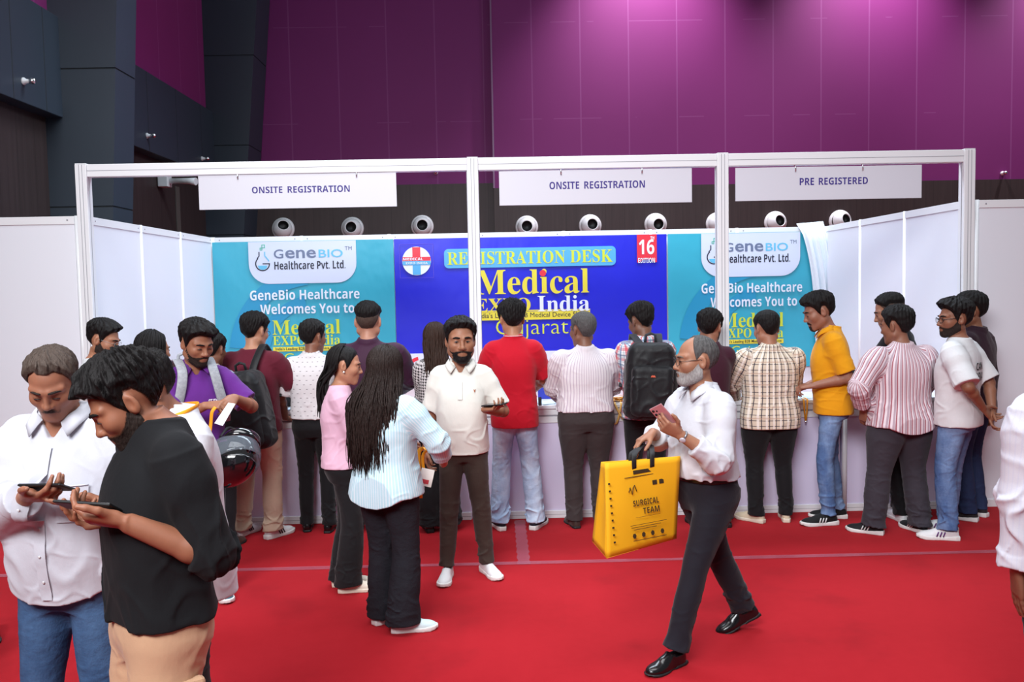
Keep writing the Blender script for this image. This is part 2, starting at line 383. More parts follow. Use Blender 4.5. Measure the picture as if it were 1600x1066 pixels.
yel = mat('yellow_print', srgb(226, 214, 66), .4); yel2 = mat('lime_yellow_print', srgb(204, 218, 60), .4); grey_ink = mat('grey_print', srgb(104, 118, 146), .4); sky_ink = mat('sky_print', srgb(100, 188, 224), .4)
navy_ink = mat('navy_print', srgb(26, 30, 52), .4); red_ink = mat('red_print', srgb(222, 48, 66), .4); aqua = mat('aqua_print', srgb(84, 172, 226), .4); swirl = mat('teal_swirl', srgb(36, 148, 190), .4)
olive = mat('olive_print', srgb(150, 150, 70), .4)
def sheet(name, x0, x1, z0, z1, m, parent, y=BY, wav=.004, nx=24, nz=16):
    vs, fs = [], []
    for j in range(nz+1):
        for i in range(nx+1):
            x, z = x0+(x1-x0)*i/nx, z0+(z1-z0)*j/nz
            vs.append((x, y+wav*math.sin(x*5.1+z*2)*math.sin(z*3.3+x), z))
    for j in range(nz):
        for i in range(nx):
            a = j*(nx+1)+i; fs.append((a, a+1, a+nx+2, a+nx+1))
    return mesh_obj(name, vs, fs, m, parent, True)
def flat(name, poly, m, parent, y=BY-.008, depth=.001):
    M = Matrix(((1, 0, 0, 0), (0, 0, 1, y), (0, 1, 0, 0), (0, 0, 0, 1)))
    return MB().prism(poly, M, depth).build(name, m, parent)
def round_box(x0, x1, z0, z1, r, corners=(1, 1, 1, 1), n=8):
    pts = []
    for (cx, cz, a0, on) in ((x1-r, z0+r, -90, corners[0]), (x1-r, z1-r, 0, corners[1]), (x0+r, z1-r, 90, corners[2]), (x0+r, z0+r, 180, corners[3])):
        if on: pts += [(cx+r*math.cos(R(a0+90*k/n)), cz+r*math.sin(R(a0+90*k/n))) for k in range(n+1)]
        else: pts.append((cx+r*(1 if a0 in (-90, 0) else -1), cz+r*(1 if a0 in (0, 90) else -1)))
    return pts
TY = BY-.0125
def T(name, txt, m, par, u0, u1, vc, h, y=TY, bold=0): return letters(name, txt, m, par, *bx(u0, u1, vc, h), y, bold)
def ring_arc(cx, cz, r0, r1, a0, a1, n=20): return [(cx+r1*math.cos(R(a0+(a1-a0)*k/n)), cz+r1*math.sin(R(a0+(a1-a0)*k/n))) for k in range(n+1)]+[(cx+r0*math.cos(R(a1-(a1-a0)*k/n)), cz+r0*math.sin(R(a1-(a1-a0)*k/n))) for k in range(n+1)]
def teal_banner(label, x0, x1, z0, z1, du, dv):
    """du, dv: where this print sits against the left banner's, in metres of the plane"""
    t = thing('banner', label, 'banner', (0, 0, 0), 0, 'teal welcome banners')
    sheet('vinyl', x0, x1, z0, z1, teal_m, t)
    flat('swirl', [(x+du[0], z) for x, z in ring_arc(1.15, 1.15, .78, .98, 95, 175)], swirl, t, BY-.0075)
    flat('swirl', [(x+du[0], z) for x, z in ring_arc(1.15, 1.15, .52, .66, 100, 170)], swirl, t, BY-.0075)
    o = du[0]; k = du[1]
    def bb(u0, u1, vc, h): a = bx(u0, u1, vc, h); return (.44+(a[0]-.44)*k+o, .44+(a[1]-.44)*k+o, a[2]+dv, a[3]+dv)
    def TT(nm, txt, m, *q, **kw): return letters(nm, txt, m, t, *bb(*q), kw.get('y', TY), kw.get('bold', 0))
    a = bb(389, 557, 408, 66)
    flat('logo_plate', round_box(a[0], a[1], a[2]-.01, z1-.004, .22, (1, 0, 0, 1)), pale_m, t, BY-.0105)
    TT('lettering', 'GENEBIO'[:1], grey_ink, 428, 443, 397, 14, bold=.012)
    TT('lettering', 'ene', grey_ink, 446, 494, 397, 13, bold=.016)
    TT('lettering', 'BIO', sky_ink, 498, 536, 396, 12.5, bold=.012)
    TT('lettering', 'TM', grey_ink, 539, 550, 388, 6)
    TT('lettering', bold_sans('Healthcare Pvt. Ltd.'), navy_ink, 429, 540, 414, 13)
    TT('lettering', bold_sans('GeneBio Healthcare'), white_ink, 391, 562, 460, 16)
    TT('lettering', bold_sans('Welcomes You to'), white_ink, 407, 554, 482, 16)
    TT('lettering', bold_serif('Medical'), yel2, 426, 532, 511, 23)
    TT('lettering', bold_serif('EXPO'), yel2, 427, 478, 532, 15); TT('lettering', bold_serif('India'), yel2, 486, 532, 531, 16)
    a = bb(427, 533, 545, 7); flat('ribbon', [(a[0], a[2]), (a[1], a[2]), (a[1], a[3]), (a[0], a[3])], yel, t, BY-.0105)
    TT('lettering', "India's Leading B2B Medical Device Show", navy_ink, 431, 530, 545, 6, bold=.01)
    TT('lettering', 'Gujarat', yel2, 445, 515, 560, 17)
    # flask emblem
    a = bb(399, 422, 407, 34); cx, cz, r = (a[0]+a[1])/2, a[2]+.085, .083
    flat('emblem', ring_arc(cx, cz, r-.012, r, 128, 360), navy_ink, t, TY)
    flat('emblem', ring_arc(cx, cz, r-.012, r, 20, 52), sky_ink, t, TY)
    flat('emblem', [(cx-.0, cz-.006), (cx+r, cz-.006), (cx+r, cz+.006), (cx, cz+.006)], navy_ink, t, TY)
    flat('emblem', [(cx-.055, cz-.02), (cx+.055, cz-.02), (cx+.04, cz-.055), (cx, cz-.07), (cx-.04, cz-.055)], sky_ink, t, TY)
    flat('emblem', [(cx-.058, cz+.055), (cx-.030, cz+.085), (cx-.030, cz+.135), (cx-.042, cz+.135), (cx-.042, cz+.088), (cx-.064, cz+.062)], navy_ink, t, TY)
    flat('emblem', [(cx+.045, cz+.060), (cx+.022, cz+.085), (cx+.022, cz+.135), (cx+.034, cz+.135), (cx+.034, cz+.09), (cx+.054, cz+.068)], sky_ink, t, TY)
    leaf = mat('leaf_green_print', srgb(70, 180, 150), .4)
    for (lx, lz, w, h) in ((-.012, .15, .03, .03), (.014, .175, .04, .04)):
        flat('emblem', [(cx+lx-w/2, cz+lz), (cx+lx-w/2+.008, cz+lz), (cx+lx-w/2+.008, cz+lz+h-.008), (cx+lx+w/2-.008, cz+lz+h-.008), (cx+lx+w/2-.008, cz+lz+.008), (cx+lx-w/2+.01, cz+lz+.008), (cx+lx-w/2+.01, cz+lz), (cx+lx+w/2, cz+lz), (cx+lx+w/2, cz+lz+h), (cx+lx-w/2, cz+lz+h)], leaf, t, TY)
    return t
teal_banner('teal welcome banner at the left end of the booth back wall', .02, 2.055, 1.045, 2.425, (0, 1), 0)
a = on_y(389, 408, BY); c = on_y(1098, 400, BY)
teal_banner('teal welcome banner behind the right inner post, beside the white drape', 5.165, 7.02, .885, 2.425, (c[0]-a[0]-.02, .935), -.02)

t = thing('banner', 'wide blue REGISTRATION DESK banner in the middle of the booth back wall', 'banner', (0, 0, 0))
sheet('vinyl', 2.062, 5.150, .80, 2.425, blue_m, t)
a = bx(694, 962, 402, 30); flat('title_plate', round_box(a[0], a[1], a[2], a[3], .05), aqua, t, BY-.0105)
T('lettering', bold_serif('REGISTRATION DESK'), yel2, t, 699, 957, 402, 20)
T('lettering', bold_serif('Medical'), yel, t, 744, 920, 440, 39)
a = on_y(848, 427, BY); flat('red_dot', [(a[0]+.037*math.cos(R(18*k)), a[2]+.037*math.sin(R(18*k))) for k in range(20)], red_ink, t, TY-.002)
T('lettering', bold_serif('EXPO'), yel, t, 742, 829, 477, 22); T('lettering', bold_serif('India'), white_ink, t, 840, 921, 474, 25)
a = bx(741, 922, 493, 13); flat('ribbon', [(a[0], a[2]), (a[1], a[2]), (a[1], a[3]), (a[0], a[3])], yel, t, BY-.0105)
a = bx(741, 922, 485, 1.6); flat('ribbon', [(a[0], a[2]), (a[1], a[2]), (a[1], a[3]), (a[0], a[3])], yel, t, BY-.0105)
T('lettering', "India's Leading B2B Medical Device Show", navy_ink, t, 745, 918, 493, 10)
T('lettering', 'Gujarat', yel2, t, 775, 888, 514, 32, TY, -.012)
# ribbon flag 16th edition
a = bx(995, 1026, 388, 44); flat('ribbon_flag', [(a[0], a[2]-.0), (a[0], 2.425), (a[1], 2.425), (a[1], a[2]), (a[1]-.03, a[2]), ((a[0]+a[1])/2+.05, a[2]+.03), ((a[0]+a[1])/2, a[2]+.035), ((a[0]+a[1])/2-.05, a[2]+.03), (a[0]+.03, a[2])], red_ink, t, BY-.0105)
T('lettering', bold_sans('16'), white_ink, t, 998, 1022, 386, 23); T('lettering', bold_sans('TH'), white_ink, t, 1016, 1022, 372, 5); T('lettering', bold_sans('EDITION'), white_ink, t, 997, 1023, 407, 8)
# round cross emblem
a = on_y(651, 408, BY); cx, cz, r = a[0], a[2], .162
circ = [(cx+r*math.cos(R(9*k)), cz+r*math.sin(R(9*k))) for k in range(40)]
flat('round_logo', circ, white_ink, t, BY-.0105)
flat('round_logo', [(cx-.045, cz+.01), (cx+.045, cz+.01), (cx+.045, cz+.156), (cx-.045, cz+.156)], red_ink, t, TY)
flat('round_logo', [(cx-.045, cz-.156), (cx+.045, cz-.156), (cx+.045, cz-.01), (cx-.045, cz-.01)], aqua, t, TY)
flat('round_logo', [(cx-.158, cz-.0), (cx+.158, cz-.0), (cx+.158, cz+.045), (cx-.158, cz+.045)], red_ink, t, TY-.001)
flat('round_logo', [(cx-.158, cz-.045), (cx+.158, cz-.045), (cx+.158, cz+.0), (cx-.158, cz+.0)], aqua, t, TY-.001)
letters('lettering', bold_sans('MEDICAL'), white_ink, t, cx-.15, cx+.075, cz+.008, cz+.038, TY-.0035); letters('lettering', bold_sans('EXPO INDIA'), white_ink, t, cx-.12, cx+.125, cz-.036, cz-.012, TY-.0035)
b = MB()
for (xa, xb, za, zb) in ((cx-.19, cx+.19, cz+.188, cz+.191), (cx-.19, cx+.19, cz-.191, cz-.188), (cx-.191, cx-.188, cz-.19, cz+.19), (cx+.188, cx+.191, cz-.19, cz+.19)): b.box((xa, BY-.011, za), (xb, BY-.009, zb))
b.build('logo_outline', mat('lilac_line', srgb(110, 90, 200), .5), t)
flat('sponsor_strip', [(2.064, .795), (5.148, .795), (5.148, 1.125), (2.064, 1.125)], mat('sponsor_white', srgb(216, 224, 244), .4), t, BY-.0105)
flat('sponsor_logo', ring_arc(2.33, .92, .13, .17, 100, 200), red_ink, t, TY); flat('sponsor_logo', ring_arc(2.35, .92, .07, .10, 100, 200), red_ink, t, TY)
T('lettering', 'per', navy_ink, t, 851, 863, 568, 9); T('lettering', 'AM', navy_ink, t, 848, 858, 584, 6, bold=.02); flat('sponsor_logo', ring_arc(3.66, 1.0, .07, .085, 30, 130), swirl, t, TY)
T('lettering', 'S', white_ink, t, 862, 868, 608, 7)

# drape at the right end of the back wall
def drape():
    vs, fs = [], []; nx, nz = 40, 26
    for j in range(nz+1):
        f = j/nz; z = .75+f*(2.52-.75)
        for i in range(nx+1):
            g = i/nx; top = f**3
            x = 6.98-(.02+.16*top)+(g-.5)*(.20+.13*top+.03*math.sin(f*5)); y = 2.90+.028*math.sin(g*19+f*1.4)*(1-.5*top)+.01*math.sin(g*43)
            if f > .93: y += (f-.93)*1.2
            vs.append((x, y, z+(.02*g if j == nz else 0)))
    for j in range(nz):
        for i in range(nx):
            a = j*(nx+1)+i; fs.append((a, a+1, a+nx+2, a+nx+1))
    o = mesh_obj('drape', vs, fs, mat('white_cloth', srgb(226, 236, 244), .8), None, True)
    md = o.modifiers.new('thick', 'SOLIDIFY'); md.thickness = .004
    tag(o, 'white cloth drape bunched over the back wall beside the right teal banner', 'drape')
drape()

# ------------------------------------------------------------------ counters
lilac = mat('counter_panel', srgb(222, 212, 238), .45); top_m = mat('counter_top', srgb(238, 240, 246), .3)
fascia_m = mat('counter_fascia', srgb(196, 192, 210), .4)  # darker lilac-grey than the front panel
def counter(label, x0, x1, poles=()):
    t = thing('registration_counter', label, 'counter', ((x0+x1)/2, 0, 0), 0, 'white registration counters'); w = (x1-x0)/2
    MB().box((-w, -.06, .885), (w, .44, .915), .004).build('countertop', top_m, t)
    MB().box((-w+.01, -.035, .06), (w-.01, -.02, .77)).build('front_panel', lilac, t)
    b = MB().box((-w+.005, -.045, .835), (w-.005, -.01, .885), .003); b.box((-w+.005, -.045, .772), (w-.005, -.01, .822), .003); b.build('top_rail', alu, t)
    MB().box((-w+.005, -.042, .82), (w-.005, -.02, .837)).build('rail_groove', alu_groove, t)
    b = MB().box((-w+.005, -.045, 0), (w-.005, -.01, .062), .003); b.build('base_rail', alu, t)
    MB().box((-w+.005, -.0455, .028), (w-.005, -.04, .031)).build('rail_groove', alu_groove, t)
    for x in poles:
        MB().lathe([(.001, 0), (.021, 0), (.021, .885), (.001, .885)], Matrix.Translation((x-(x0+x1)/2, -.04, 0)), 8).build('upright', alu, t)
    for s in (-1, 1): MB().box((s*(w-.008)-.008, -.02, 0), (s*(w-.008)+.008, .42, .884)).build('side_panel', lilac, t)
    return t
counter('white counter under the left teal banner, with the three men at left', .065, 2.98, (1.04, 2.0))
counter('white counter below the blue banner, between the two inner posts', 3.10, 4.96, (4.03,))
counter('white counter below the right teal banner, at the plaid shirt', 5.06, 5.955, ())
counter('white counter at the right end of the booth, behind the striped shirt', 5.97, 6.92, (5.985, 6.9))
# things on the counters
def lanyards():
    random.seed(11); t = thing('lanyard_pile', 'heap of orange badge lanyards on the counter beside the black backpack', 'lanyards', (4.235, 0, .915)); org = mat('orange_ribbon', srgb(244, 160, 20), .55); org2 = mat('pale_orange_ribbon', srgb(248, 196, 110), .55)
    MB().box((-.17, -.05, 0), (.12, .14, .012), .003).build('badge_stack', mat('badge_paper', srgb(240, 236, 228), .6), t)
    for k in range(16):
        pts = []; a0 = random.uniform(0, 6); cx, cy = random.uniform(-.12, .1), random.uniform(-.03, .1)
        for i in range(15):
            a = a0+i*.42; r = random.uniform(.03, .075); pts.append((cx+r*1.4*math.cos(a), cy+r*.6*math.sin(a), .016+.006*(k % 6)+random.uniform(0, .006)))
        MB().tube(pts, .0085, 6, flat=((0, 0, 1), .22)).build('ribbon', org if k % 3 else org2, t)
    for k, (x0, x1, d) in enumerate(((-.15, -.05, .16), (.02, .12, .18), (-.1, .06, .12), (-.02, .1, .15))):
        pts = [(x0, .0, .03)]+[(x0+(x1-x0)*i/10, -.072-.004*k, .0-d*math.sin(math.pi*i/10)) for i in range(11)]+[(x1, .0, .03)]
        MB().tube(pts, .008, 6, flat=((0, 1, 0), .25)).build('ribbon', org if k % 2 else org2, t)
lanyards()
def hung_lanyard():
    x = float(on_y(1259, 615, -.08)[0]); t = thing('badge_lanyard', 'thin orange lanyard dangling over the counter edge between plaid shirt and yellow polo', 'lanyard', (x, -.07, .92)); org = mat('orange_ribbon', srgb(244, 160, 20), .55)
    for d in (-.012, .012): MB().tube([(d, .09, .003), (d*1.1, .03, .004), (d*1.2, -.006, .0), (d*.9, -.010, -.08), (d*.2, -.010, -.17)], .0065, 6, flat=((0, 1, 0), .25)).build('ribbon', org, t)
    MB().lathe([(.001, -.19), (.006, -.188), (.006, -.17), (.001, -.168)], Matrix.Translation((0, -.011, 0)), 10).build('clip', chrome, t)
hung_lanyard()
def laptop(label, x, y, rz):
    t = thing('laptop', label, 'laptop', (x, y, .915), rz); dk = mat('laptop_black', srgb(24, 26, 32), .4)
    MB().box((-.17, -.11, 0), (.17, .11, .016), .004).build('base', dk, t)
    o = MB().box((-.17, -.004, 0), (.17, .004, .21), .003).build('lid', dk, t); o.location = (0, -.11, .014); o.rotation_euler = (R(18), 0, 0)
    MB().box((-.15, -.06, .016), (.15, .08, .019), .001).build('keyboard', mat('keys', srgb(50, 52, 58), .5), t)
laptop('dark laptop on the counter beside the black backpack of the maroon shirt', 1.52, .30, 0)
laptop('dark laptop on the counter left of the red striped shirt', 6.06, .30, R(8))
for lab, x, y, rz in (('white paper sheets lying on the counter right of the red polo', 3.62, .08, .2), ('white forms on the counter beside the white printed shirt', 1.62, .05, -.15), ('white forms on the counter between plaid shirt and yellow polo', 5.62, .06, .1)):
    t = thing('paper_stack', lab, 'papers', (x, y, .915), rz); MB().box((-.1, -.1, 0), (.1, .1, .006)).build('sheets', mat('paper', srgb(240, 244, 250), .6), t)
    o = MB().box((-.1, -.1, .0062), (.1, .1, .009)).build('top_sheet', mat('paper2', srgb(206, 226, 240), .6), t); o.rotation_euler = (0, 0, .25)
def acrylic(label, x, y, h, m):
    t = thing('brochure_stand', label, 'stand', (x, y, .915)); o = MB().box((-.1, -.004, 0), (.1, .004, h), .002).build('leaflet', m, t); o.rotation_euler = (R(-14), 0, 0)
    MB().box((-.1, -.03, 0), (.1, .07, .006), .002).build('foot', white_plastic, t)
acrylic('small white and blue desk card on the counter right of the red polo', 3.64, .28, .15, mat('card_blue', srgb(60, 76, 200), .4))
acrylic('teal desk card on the counter behind the yellow polo', 5.50, .3, .16, mat('card_teal', srgb(70, 150, 170), .4))
# ------------------------------------------------------------------ smooth surfaces from distance fields
V3 = lambda *a: np.array(a, float)
def nrm(v): v = np.asarray(v, float); return v/max(1e-9, np.linalg.norm(v))
def smin(a, b, k):
    if k <= 0: return np.minimum(a, b)
    h = np.maximum(k-np.abs(a-b), 0)/k
    return np.minimum(a, b)-h*h*k*.25
def smax(a, b, k): return -smin(-a, -b, k)
def _ell(p, c, r):
    q = p-np.asarray(c); r = np.asarray(r); k0 = np.sqrt(((q/r)**2).sum(-1)); k1 = np.sqrt(((q/(r*r))**2).sum(-1))
    return k0*(k0-1)/np.maximum(k1, 1e-6)
def _cap(p, a, b, ra, rb):
    a = np.asarray(a); b = np.asarray(b); ab = b-a; t = np.clip(((p-a)@ab)/max(1e-9, ab@ab), 0, 1)
    return np.sqrt(((p-a-t[..., None]*ab)**2).sum(-1))-(ra+(rb-ra)*t)
class Prim:
    """f(points) -> distance; a box that holds it; blend radius; mode + or -"""
    def __init__(s, f, lo, hi, k=0.0, mode='+'):
        s.f, s.k, s.mode = f, k, mode; s.c = (np.asarray(lo)+np.asarray(hi))/2; s.h = (np.asarray(hi)-np.asarray(lo))/2
def cap(a, b, ra, rb, k=0.0, mode='+'):
    a, b = np.asarray(a, float), np.asarray(b, float); r = max(ra, rb)
    return Prim(lambda p: _cap(p, a, b, ra, rb), np.minimum(a, b)-r, np.maximum(a, b)+r, k, mode)
def ell(c, r, Rm=None, k=0.0, mode='+'):
    c = np.asarray(c, float); m = max(r)
    if Rm is None: return Prim(lambda p: _ell(p, c, r), c-m, c+m, k, mode)
    return Prim(lambda p: _ell((p-c)@Rm, (0, 0, 0), r), c-m, c+m, k, mode)
def loft(A, B, side, tab, k=0.0, ex=2.0, ends=(True, True), mode='+'):
    """sections along A->B; tab rows: t, side offset, front offset, side radius, front radius"""
    A, B = np.asarray(A, float), np.asarray(B, float); L = np.linalg.norm(B-A); w = (B-A)/L
    s = np.asarray(side, float); s = nrm(s-w*(s@w)); f = np.cross(w, s)
    tab = np.asarray(tab, float); tt = np.linspace(tab[0, 0], tab[-1, 0], 96)
    ev = [np.interp(tt, tab[:, 0], tab[:, i]) for i in range(1, 5)]
    ker = np.ones(9)/9
    ev = [np.convolve(np.pad(e, 4, mode='reflect', reflect_type='odd'), ker, 'valid') for e in ev]
    def fn(p):
        q = p-A; t = (q@w)/L; x = q@s-np.interp(t, tt, ev[0]); y = q@f-np.interp(t, tt, ev[1])
        rx, ry = np.interp(t, tt, ev[2]), np.interp(t, tt, ev[3])
        if ex == 2.0: k0 = np.sqrt((x/rx)**2+(y/ry)**2)
        else: k0 = (np.abs(x/rx)**ex+np.abs(y/ry)**ex)**(1/ex)
        r = np.sqrt(x*x+y*y); d = np.where(k0 > 1e-4, r-r/np.maximum(k0, 1e-4), -np.minimum(rx, ry))*.92
        d = np.maximum(d, -np.minimum(rx, ry))
        lo, hi = (tt[0]-t)*L, (t-tt[-1])*L
        return np.maximum(d, np.maximum(lo, hi))
    m = max(tab[:, 3].max()+np.abs(tab[:, 1]).max(), tab[:, 4].max()+np.abs(tab[:, 2]).max())
    P0, P1 = A+w*L*tt[0], A+w*L*tt[-1]
    return Prim(fn, np.minimum(P0, P1)-m, np.maximum(P0, P1)+m, k, mode)
def half(point, normal, k=0.0):
    """cut away the side the normal points to"""
    n = nrm(normal); c = np.asarray(point, float)
    return Prim(lambda p: -((p-c)@n), V3(-9, -9, -9), V3(9, 9, 9), k, '-')
def field(prims, post=None):
    def ev(B, cen, rad):
        """B (blocks, points, 3); cen block centres; rad block radius"""
        d = np.full(B.shape[:2], 1.0)
        for pr in prims:
            m = np.all(np.abs(cen-pr.c) < pr.h+rad+pr.k+.03, axis=1)
            if not m.any(): continue
            q = B[m]; v = pr.f(q.reshape(-1, 3)).reshape(q.shape[:2])
            d[m] = smin(d[m], v, pr.k) if pr.mode == '+' else smax(d[m], v if pr.mode == 'x' else -v, pr.k)
        if post is not None: d = post(B.reshape(-1, 3), d.reshape(-1)).reshape(d.shape)
        return d
    return ev
def surface(ev, lo, hi, h):
    """quad surface of the field's zero level inside a box"""
    lo = np.asarray(lo, float); nb = np.maximum(1, np.ceil((np.asarray(hi)-lo)/(8*h)).astype(int)); n = nb*8
    bi = np.stack(np.meshgrid(*[np.arange(k) for k in nb], indexing='ij'), -1).reshape(-1, 3)
    cen = lo+(bi*8+3.5)*h; rad = 7*h*.87
    dc = ev(cen[:, None, :], cen, rad)[:, 0]
    keep = np.abs(dc) < rad*1.45+.012
    off = np.stack(np.meshgrid(*[np.arange(8)]*3, indexing='ij'), -1).reshape(-1, 3)
    V = np.repeat(np.repeat(np.repeat(np.where(dc < 0, -1.0, 1.0).astype(np.float32).reshape(nb), 8, 0), 8, 1), 8, 2)
    kb = bi[keep]; kc = cen[keep]
    V8 = V.reshape(nb[0], 8, nb[1], 8, nb[2], 8).transpose(0, 2, 4, 1, 3, 5).copy()
    for s in range(0, len(kb), 400):
        b = kb[s:s+400]; c = kc[s:s+400]
        P = lo+(b[:, None, :]*8+off[None])*h
        V8[b[:, 0], b[:, 1], b[:, 2]] = ev(P, c, rad).reshape(-1, 8, 8, 8)
    V = V8.transpose(0, 3, 1, 4, 2, 5).reshape(n)
    V[0] = V[-1] = 1; V[:, 0] = V[:, -1] = 1; V[:, :, 0] = V[:, :, -1] = 1
    I = V < 0
    def cor(a, x, y, z): return a[x:n[0]-1+x, y:n[1]-1+y, z:n[2]-1+z]
    cnt = sum(cor(I, x, y, z).astype(np.int8) for x in (0, 1) for y in (0, 1) for z in (0, 1))
    cell = np.argwhere((cnt > 0) & (cnt < 8)); idx = np.full(n, -1, np.int32); idx[cell[:, 0], cell[:, 1], cell[:, 2]] = np.arange(len(cell))
    acc = np.zeros((len(cell), 3)); num = np.zeros(len(cell)); C = [(x, y, z) for x in (0, 1) for y in (0, 1) for z in (0, 1)]
    vals = {c: V[cell[:, 0]+c[0], cell[:, 1]+c[1], cell[:, 2]+c[2]] for c in C}
    for a in C:
        for ax in range(3):
            if a[ax]: continue
            b = list(a); b[ax] = 1; b = tuple(b); va, vb = vals[a], vals[b]; m = (va < 0) != (vb < 0)
            t = np.where(m, va/np.where(m, va-vb, 1), 0); pt = np.array(a, float)[None].repeat(len(cell), 0); pt[:, ax] = t
            acc[m] += pt[m]; num[m] += 1
    vert = lo+(cell+acc/num[:, None])*h
    faces = []
    for ax in range(3):
        u, v = (ax+1) % 3, (ax+2) % 3
        sl0 = [slice(1, None)]*3; sl1 = [slice(1, None)]*3
        A = I[tuple(slice(0, -1) if i == ax else slice(None) for i in range(3))]; Bb = I[tuple(slice(1, None) if i == ax else slice(None) for i in range(3))]
        e = np.argwhere(A != Bb); e = e[(e[:, u] > 0) & (e[:, v] > 0)]
        du = np.zeros(3, int); du[u] = 1; dv = np.zeros(3, int); dv[v] = 1
        q = np.stack([idx[tuple((e-o).T)] for o in (du+dv, dv, 0*du, du)], 1)
        fl = ~I[tuple(e.T)]; q[fl] = q[fl][:, ::-1]; faces.append(q)
    F = np.concatenate(faces); F = F[(F >= 0).all(1)]
    return vert, F
def quads_obj(name, vert, F, mats, parent, mi=None, attrs=None):
    me = bpy.data.meshes.new(name); me.vertices.add(len(vert)); me.vertices.foreach_set('co', vert.astype(np.float32).ravel())
    me.loops.add(F.size); me.loops.foreach_set('vertex_index', F.astype(np.int32).ravel()); me.polygons.add(len(F))
    me.polygons.foreach_set('loop_start', np.arange(0, F.size, 4, dtype=np.int32)); me.polygons.foreach_set('use_smooth', np.ones(len(F), bool))
    mats = mats if isinstance(mats, (list, tuple)) else [mats]
    for k in mats: me.materials.append(k)
    if mi is not None: me.polygons.foreach_set('material_index', mi.astype(np.int32))
    for nm, arr in (attrs or {}).items():
        a = me.attributes.new(nm, 'FLOAT', 'CORNER'); a.data.foreach_set('value', arr.astype(np.float32).ravel())
    me.update(calc_edges=True)
    o = bpy.data.objects.new(name, me); COL.objects.link(o)
    if parent is not None: o.parent = parent
    return o

# ------------------------------------------------------------------ people
def rotm(yaw=0, pitch=0, roll=0):
    """head turn: yaw to the person's left, pitch down, roll towards the right shoulder (degrees)"""
    a, b, c = R(yaw), R(-pitch), R(roll)
    Z = np.array(((math.cos(a), -math.sin(a), 0), (math.sin(a), math.cos(a), 0), (0, 0, 1)))
    X = np.array(((1, 0, 0), (0, math.cos(b), -math.sin(b)), (0, math.sin(b), math.cos(b))))
    Y = np.array(((math.cos(c), 0, math.sin(c)), (0, 1, 0), (-math.sin(c), 0, math.cos(c))))
    return Z@X@Y
def head_sdf(p, full=True, fem=0.0, fat=0.0):
    ax = np.abs(p[:, 0]); q = np.stack((ax, p[:, 1], p[:, 2]), 1)
    d = _ell(q, (0, -.012, .032), (.077, .098, .087))
    d = smin(d, _ell(q, (0, .024, -.035), (.0625+.006*fat, .068, .080)), .03)
    jw = 1-.14*fem+.18*fat
    d = smin(d, _cap(q, (.048*jw, -.004, -.060), (.016*jw, .070, -.098), .020, .017), .035)
    d = smin(d, _ell(q, (0, .077, -.099), (.023, .018, .017)), .02)
    d = smin(d, _ell(q, (.043, .058, -.020), (.024, .027, .024)), .03)
    d = smin(d, _ell(q, (0, .076, -.058), (.031, .021, .030)), .022)
    d = smin(d, _cap(q, (.012, .088, .024), (.052, .066, .028), .010, .009), .018)
    d = smax(d, -_ell(q, (.032, .104, .004), (.019, .017, .013)), .012)
    d = smin(d, _ell(q, (.0315, .0775, .004), (.0165, .0135, .0125)), .006)
    if full:
        d = smin(d, _cap(q, (0, .086, .018), (0, .108, -.026), .0075, .0105), .013)
        d = smin(d, _ell(q, (0, .1085, -.029), (.0125, .0120, .0105)), .008)
        d = smin(d, _ell(q, (.0135, .099, -.033), (.0085, .0100, .0080)), .006)
        d = smin(d, _cap(q, (.002, .0945, -.0595), (.021, .0855, -.0620), .0062, .0040), .006)
        d = smin(d, _cap(q, (.000, .0930, -.0705), (.017, .0865, -.0685), .0070, .0045), .005)
        c, s = math.cos(.35), math.sin(.35); e = q-np.array((.079, -.010, -.004)); e = np.stack((e[:, 0]*c+e[:, 1]*s, -e[:, 0]*s+e[:, 1]*c, e[:, 2]), 1)
        ear = _ell(e, (0, 0, 0), (.0095, .0185, .032)); ear = smax(ear, -_ell(e, (.0095, .002, .004), (.0065, .011, .020)), .004)
        d = smin(d, ear, .010)
    return d
def lip_zone(p):
    ax = np.abs(p[:, 0]); q = np.stack((ax, p[:, 1], p[:, 2]), 1)
    return np.minimum(_cap(q, (.002, .0945, -.0600), (.021, .0855, -.0630), .0062, .0040), _cap(q, (.000, .0930, -.0700), (.017, .0865, -.0680), .0066, .0045))
_HL = {  # hairline height against the angle from the front
    'short': ((0, 25, 45, 60, 68, 80, 88, 97, 112, 124, 138, 180), (.078, .077, .062, .034, .0, -.03, .01, .034, .026, -.01, -.052, -.070)),
    'fade': ((0, 25, 45, 60, 70, 80, 92, 105, 120, 150, 180), (.080, .078, .064, .05, .04, .03, .045, .05, .04, .02, .01)),
    'bald': ((0, 25, 45, 58, 66, 72, 88, 97, 112, 124, 138, 180), (.140, .140, .125, .098, .04, .0, .02, .036, .028, -.01, -.052, -.066)),
    'recede': ((0, 18, 32, 50, 60, 72, 82, 88, 97, 112, 124, 138, 180), (.084, .085, .088, .070, .046, .012, -.01, .01, .034, .026, -.01, -.052, -.068)),
    'long': ((0, 30, 55, 75, 90, 110, 180), (.084, .078, .05, .0, -.06, -.12, -.14)),
}
